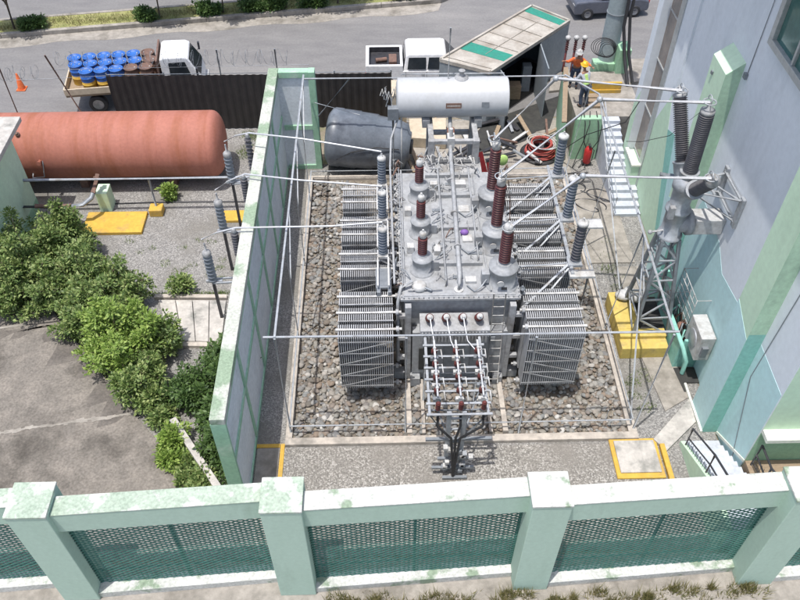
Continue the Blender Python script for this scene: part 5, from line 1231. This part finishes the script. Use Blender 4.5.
# timber and scrap, each a thing
scrap = []
for i in range(46):
    zone = random.random()
    if zone < .45: x, y = random.uniform(1.0,3.6), random.uniform(24.2,27.0)
    elif zone < .8: x, y = random.uniform(4.3,7.0), random.uniform(26.0,29.2)
    else: x, y = random.uniform(.9,5.0), random.uniform(26.5,29.0)
    a = random.uniform(0,PI); L = random.uniform(.4,1.6); h = random.uniform(.02,.5)
    nm, mt, cat, lb = random.choice((('timber_plank','wood','plank','timber plank lying in the cluttered work yard'),('steel_bar','galv','bar','grey steel bar lying in the cluttered work yard'),('rusty_bar','rust','bar','rusty bar lying in the cluttered work yard'),('white_offcut','white','offcut','white offcut lying in the cluttered work yard'),('dark_offcut','blackpaint','offcut','dark offcut lying in the cluttered work yard')))
    wdt = random.uniform(.05,.2)
    m_ = MB().beam((x-L/2*math.cos(a),y-L/2*math.sin(a),.06+h*.3),(x+L/2*math.cos(a),y+L/2*math.sin(a),.06+h),wdt,.06,up=(0,0,1))
    tag(build(m_, nm, mt, loc=(x,y,0)), lb, cat, 'scrap pieces in the work yard: '+cat+' '+mt)
for i in range(7):
    x, y = random.uniform(6.6,8.4), random.uniform(23.3,25.6); pts = []
    for k in range(60): q = k*.14; pts.append((x+.5*math.sin(q*.9+i)+.05*q, y+.4*math.cos(q*.8+i*2), .03+.05*abs(math.sin(q+i))))
    tag(build(MB().tube(pts,.022,6), 'loose_cable', 'blackpaint', loc=(x,y,0)), 'loose black cable lying at the foot of the green retaining wall', 'cable', 'loose cables by the green wall')
for i, (x, dx) in enumerate(((8.0,.1),(8.25,-.15),(8.5,.2))):
    tag(build(MB().tube([(x,26.95,2.1),(x+dx*.3,26.5,1.8),(x+dx,26.5,1.0),(x-dx,26.4,.3),(x-.3,26.0,.05)],.02,6), 'hanging_cable', 'black', loc=(x,26.5,0)), 'black cable hanging down the green retaining wall', 'cable', 'cables hanging on the green wall')
tag(build(MB().tube([(8.35,17.35,8.6),(8.1,18.6,6.8),(7.9,20.0,5.6),(7.8,21.0,4.9)],.01,5),'black_drop_wire','black'), 'thin black wire drooping from the upright termination', 'wire')
tag(build(MB().tube([(6.6,17.5,8.7),(6.9,19.0,7.0),(6.6,21.4,4.9),(6.2,22.6,3.4)],.014,5),'black_drop_wire','black'), 'thin black wire drooping from the middle bus tube', 'wire')

# ------------------------------------------------------------------ vegetation
def leaf_mesh(name, mat, centres, parent, leaf=.09, per=12, spread=.16):
    """centres: array of twig tips with outward direction; each carries `per` small folded leaves"""
    n = len(centres)*per
    tips = np.repeat(np.array([c[0] for c in centres]), per, axis=0)
    outd = np.repeat(np.array([c[1] for c in centres]), per, axis=0)
    off = RNG.normal(size=(n,3)); off /= np.linalg.norm(off,axis=1)[:,None]
    d = off*.9+outd*.5+np.array([0,0,.15]); d /= np.linalg.norm(d,axis=1)[:,None]
    pos = tips+d*RNG.uniform(.15,1,size=(n,1))*spread
    L = leaf*RNG.uniform(.5,1.6,size=(n,1))
    side = np.cross(d, RNG.normal(size=(n,3))*.35+np.array([0,0,1.0])); side /= (np.linalg.norm(side,axis=1)[:,None]+1e-9)
    up = np.cross(side, d)
    tip = pos+d*L; a = pos+d*L*.45+side*L*.27+up*L*.06; b = pos+d*L*.45-side*L*.27+up*L*.06
    V = np.stack([pos,a,tip,b],axis=1).reshape(-1,3)
    org = np.array(world_loc(parent)); V = V-org
    F = np.arange(n*4,dtype=np.int32)
    me = bpy.data.meshes.new(name); me.vertices.add(n*4); me.vertices.foreach_set('co', V.ravel())
    me.loops.add(n*4); me.loops.foreach_set('vertex_index', F)
    me.polygons.add(n); me.polygons.foreach_set('loop_start', np.arange(0,n*4,4,dtype=np.int32)); me.polygons.foreach_set('loop_total', np.full(n,4,dtype=np.int32))
    me.update(calc_edges=True); me.materials.append(M[mat])
    o = bpy.data.objects.new(name, me); COL.objects.link(o); o.parent = parent; return o
def bush(name, label, cat, x, y, rx, ry, h, ntips, mat, leaf=.105, per=12, z0=0, group='green bushes beside the old slab driveway'):
    t = thing(name, label, cat, (x,y,z0), group)
    cs_ = []; s = MB(); K = int(14+26*rx*ry*1.2); per_sh = max(6, int(ntips*1.15/K))
    for k in range(K):
        a = random.uniform(0,2*PI); rr = math.sqrt(random.random())
        bx, by = x+rx*.55*rr*math.cos(a), y+ry*.55*rr*math.sin(a)
        reach = random.uniform(.35,1.2)*(1.25 if random.random()<.15 else 1)
        top = h*random.uniform(.4,1.05)*(1.15-.4*rr)*(1.3 if random.random() < .12 else 1); a2 = a+random.uniform(-.7,.7)
        tx, ty = bx+rx*.6*reach*math.cos(a2)*rr**.5, by+ry*.6*reach*math.sin(a2)*rr**.5
        P0 = np.array([bx,by,z0]); P1 = np.array([bx*.7+tx*.3,by*.7+ty*.3,z0+top*.8]); P2 = np.array([tx,ty,z0+top*random.uniform(.75,1.1)])
        cv_ = lambda u: (1-u)**2*P0+2*u*(1-u)*P1+u*u*P2
        s.tube([tuple(cv_(u)) for u in (0,.3,.6,.95)], .007+.004*h, 4)
        dens = random.uniform(.6,1.3)
        for q in range(int(per_sh*dens)):
            u = .3+.72*random.random()**.7; c0 = cv_(u); d = RNG.normal(size=3); d[2] = d[2]*.6+.25; d /= np.linalg.norm(d)
            w = .11+.24*(1.05-u)*min(1.2,h)
            p = c0+d*w*random.random()**.5; p[2] = max(p[2], z0+.03); cs_.append((p,d))
    leaf_mesh('foliage', mat, cs_, t, leaf, per)
    build(s, 'stem', 'bark', t)
    return t
BL = [
 ('large leafy bush at the left edge against the small green building', -12.5,20.3,1.45,1.4,2.0,1150,'leaf'),
 ('tall bush behind the others next to the rusty pipe and yellow slab', -11.3,21.0,1.1,.8,2.1,800,'leaf'),
 ('wide bush at the left picture edge just above the old slab', -12.3,18.8,1.4,1.1,1.6,850,'leaf'),
 ('dense bush in the middle of the hedge above the slab corner', -10.3,19.1,1.35,1.2,1.7,1000,'leaf'),
 ('pale feathery bush near the walkway slabs', -9.1,18.5,1.0,1.0,1.4,640,'leaf'),
 ('bright yellow green bush hanging over the slab edge', -8.3,16.4,1.35,1.25,2.0,1250,'leafy'),
 ('green bush left of the bright bush at the slab edge', -9.6,17.6,1.1,.9,1.4,620,'leaf'),
 ('loose bush between the bright bush and walkway slabs', -7.5,16.6,.8,.9,1.3,480,'leaf'),
 ('small pointed bush below the bright bush along the slab', -7.5,15.0,.8,.8,1.3,480,'leaf'),
 ('low bush on the slab corner near the white kerb wall', -6.95,14.1,.5,.5,.9,320,'leaf'),
 ('narrow low bush along the slab edge above the front wall', -6.25,12.75,.3,.75,.7,300,'leafy'),
 ('lowest small bush touching the front wall', -5.25,11.5,.25,.6,.6,240,'leaf'),
 ('dark green bush between the kerb wall and the firewall', -4.9,13.4,.6,1.3,1.2,800,'leafd'),  # uses the darker leaf colours
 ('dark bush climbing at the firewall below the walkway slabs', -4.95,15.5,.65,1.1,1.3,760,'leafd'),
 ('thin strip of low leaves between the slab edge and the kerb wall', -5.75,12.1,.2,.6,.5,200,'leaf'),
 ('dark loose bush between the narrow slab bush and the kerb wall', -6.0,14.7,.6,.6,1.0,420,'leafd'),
 ('small sprig growing at the upper walkway kerb', -7.1,19.35,.3,.3,.7,90,'leaf'),
 ('small weed at the pipe post by the yellow foot block', -8.4,24.4,.15,.15,.6,22,'leafy'),
]
for lab, x, y, rx, ry, h, n, mt in BL: bush('leafy_bush', lab, 'bush', x, y, rx, ry, h, n, mt, z0=.0, per=13)
# ground cover below the hedge
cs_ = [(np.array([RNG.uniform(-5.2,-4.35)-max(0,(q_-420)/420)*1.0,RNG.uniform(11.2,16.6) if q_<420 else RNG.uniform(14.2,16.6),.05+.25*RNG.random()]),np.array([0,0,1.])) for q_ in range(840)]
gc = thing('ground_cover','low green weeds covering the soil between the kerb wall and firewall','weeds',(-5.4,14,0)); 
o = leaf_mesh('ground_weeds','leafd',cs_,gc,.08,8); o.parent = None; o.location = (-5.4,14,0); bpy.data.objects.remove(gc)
tag(o,'low green weeds covering the soil between the kerb wall and firewall','weeds',kind='stuff')
# dry grass tufts outside the front wall and along the median
def blades(name, spots, label, mat='grass', hmin=.1, hmax=.35):
    V = []; 
    for (x,y,z,r,n) in spots:
        for i in range(n):
            a = RNG.uniform(0,2*PI); rr = r*math.sqrt(RNG.random()); px, py = x+rr*math.cos(a), y+rr*math.sin(a)*.6
            h = RNG.uniform(hmin,hmax); dx, dy = RNG.normal(0,.35,2)*h; w = .008+.006*RNG.random(); b = RNG.uniform(0,PI)
            V.append([(px-w*math.cos(b),py-w*math.sin(b),z),(px+w*math.cos(b),py+w*math.sin(b),z),(px+dx,py+dy,z+h)])
    V = np.array(V).reshape(-1,3); n = len(V)//3
    me = bpy.data.meshes.new(name); me.vertices.add(n*3); me.vertices.foreach_set('co', V.ravel()); me.loops.add(n*3); me.loops.foreach_set('vertex_index', np.arange(n*3,dtype=np.int32))
    me.polygons.add(n); me.polygons.foreach_set('loop_start', np.arange(0,n*3,3,dtype=np.int32)); me.polygons.foreach_set('loop_total', np.full(n,3,dtype=np.int32))
    me.update(calc_edges=True); me.materials.append(M[mat]); o = bpy.data.objects.new(name, me); COL.objects.link(o)
    return tag(o, label, 'grass', kind='stuff')
sp = [(x, 8.25+random.uniform(-.25,.15)+.0*x, .0, random.uniform(.1,.35), random.choice((10,20,40,120,200))) for x in np.arange(-1.6,9.5,.24)]
blades('dry_grass', sp, 'dry grass tufts along the outer foot of the front wall')
sp = [(x, medy(x)+.9+random.uniform(-.5,.5), .18, .5, 60) for x in np.arange(-22,3,.14)]
blades('median_grass', sp, 'thin grass growing on the avenue median', hmin=.05, hmax=.18)
sp = [(RNG.uniform(-13,-5),RNG.uniform(19.2,22),.0,.2,25) for _ in range(50)]+[(RNG.uniform(7.5,8.3),RNG.uniform(13.5,22),.0,.25,40) for _ in range(26)]+[(RNG.uniform(-6,-4.3),RNG.uniform(26.9,28.8),.0,.3,60) for _ in range(30)]+[(RNG.uniform(-8.4,-5.4),19.2,.0,.15,30) for _ in range(18)]
blades('small_weeds', sp, 'small weeds sprouting in the gravel at the edges', 'leaf', .04, .16)
# median trees
tl = ['young tree on the median at the upper left corner','slim young tree on the median beyond the drums of the truck','slim young tree on the median beyond the truck cab','slim young tree on the median beyond the black fence','slim young tree nearest to the end of the median']
for i, (px_, h, rx) in enumerate(((-18.5,4.2,1.2),(-11.4,4.0,1.0),(-8.2,4.2,1.2),(-5.0,3.9,1.2),(-2.3,3.6,1.0))):
    y = medy(px_)+.55
    t = thing('median_tree', tl[i], 'tree', (px_,y,.15), 'young trees and shrubs on the median')
    tr = MB().tube([(px_,y,.15),(px_+.08,y+.02,h*.4),(px_-.05,y,h*.75)],.06,8)
    lob = []
    for k in range(6):
        a = k*1.05+i; z = h*(.45+.1*(k%3)) ; e = (px_+rx*.6*math.cos(a), y+rx*.4*math.sin(a), z+h*.15)
        tr.tube([(px_,y,h*.35+.05*k),e],.025,5); lob.append((*e,.45+.3*random.random()))
    lob.append((px_,y,h*.85,.5)); build(tr, 'trunk', 'bark', t)
    cs_ = []
    for k in range(800):
        L_ = random.choice(lob); d = RNG.normal(size=3); d /= np.linalg.norm(d); cs_.append((np.array(L_[:3])+d*L_[3]*RNG.uniform(.4,1),d))
    leaf_mesh('crown','leaf' if i else 'leafd',cs_,t,.15,10,.22)
for i, (px_, r_s) in enumerate(((-17.6,.7),(-12.0,.6),(-8.9,.7),(-6.6,.8),(-5.6,.6),(-3.6,.8),(1.2,.5))):
    bush('verge_shrub', ('first','second','third','fourth','fifth','sixth','seventh')[i]+' low shrub from the left along the avenue median', 'shrub', px_, medy(px_)+.5, r_s, .35, .55, 300, 'leafd', .11, 10, z0=.18, group='low shrubs on the avenue median')
print('objects', len(bpy.data.objects))
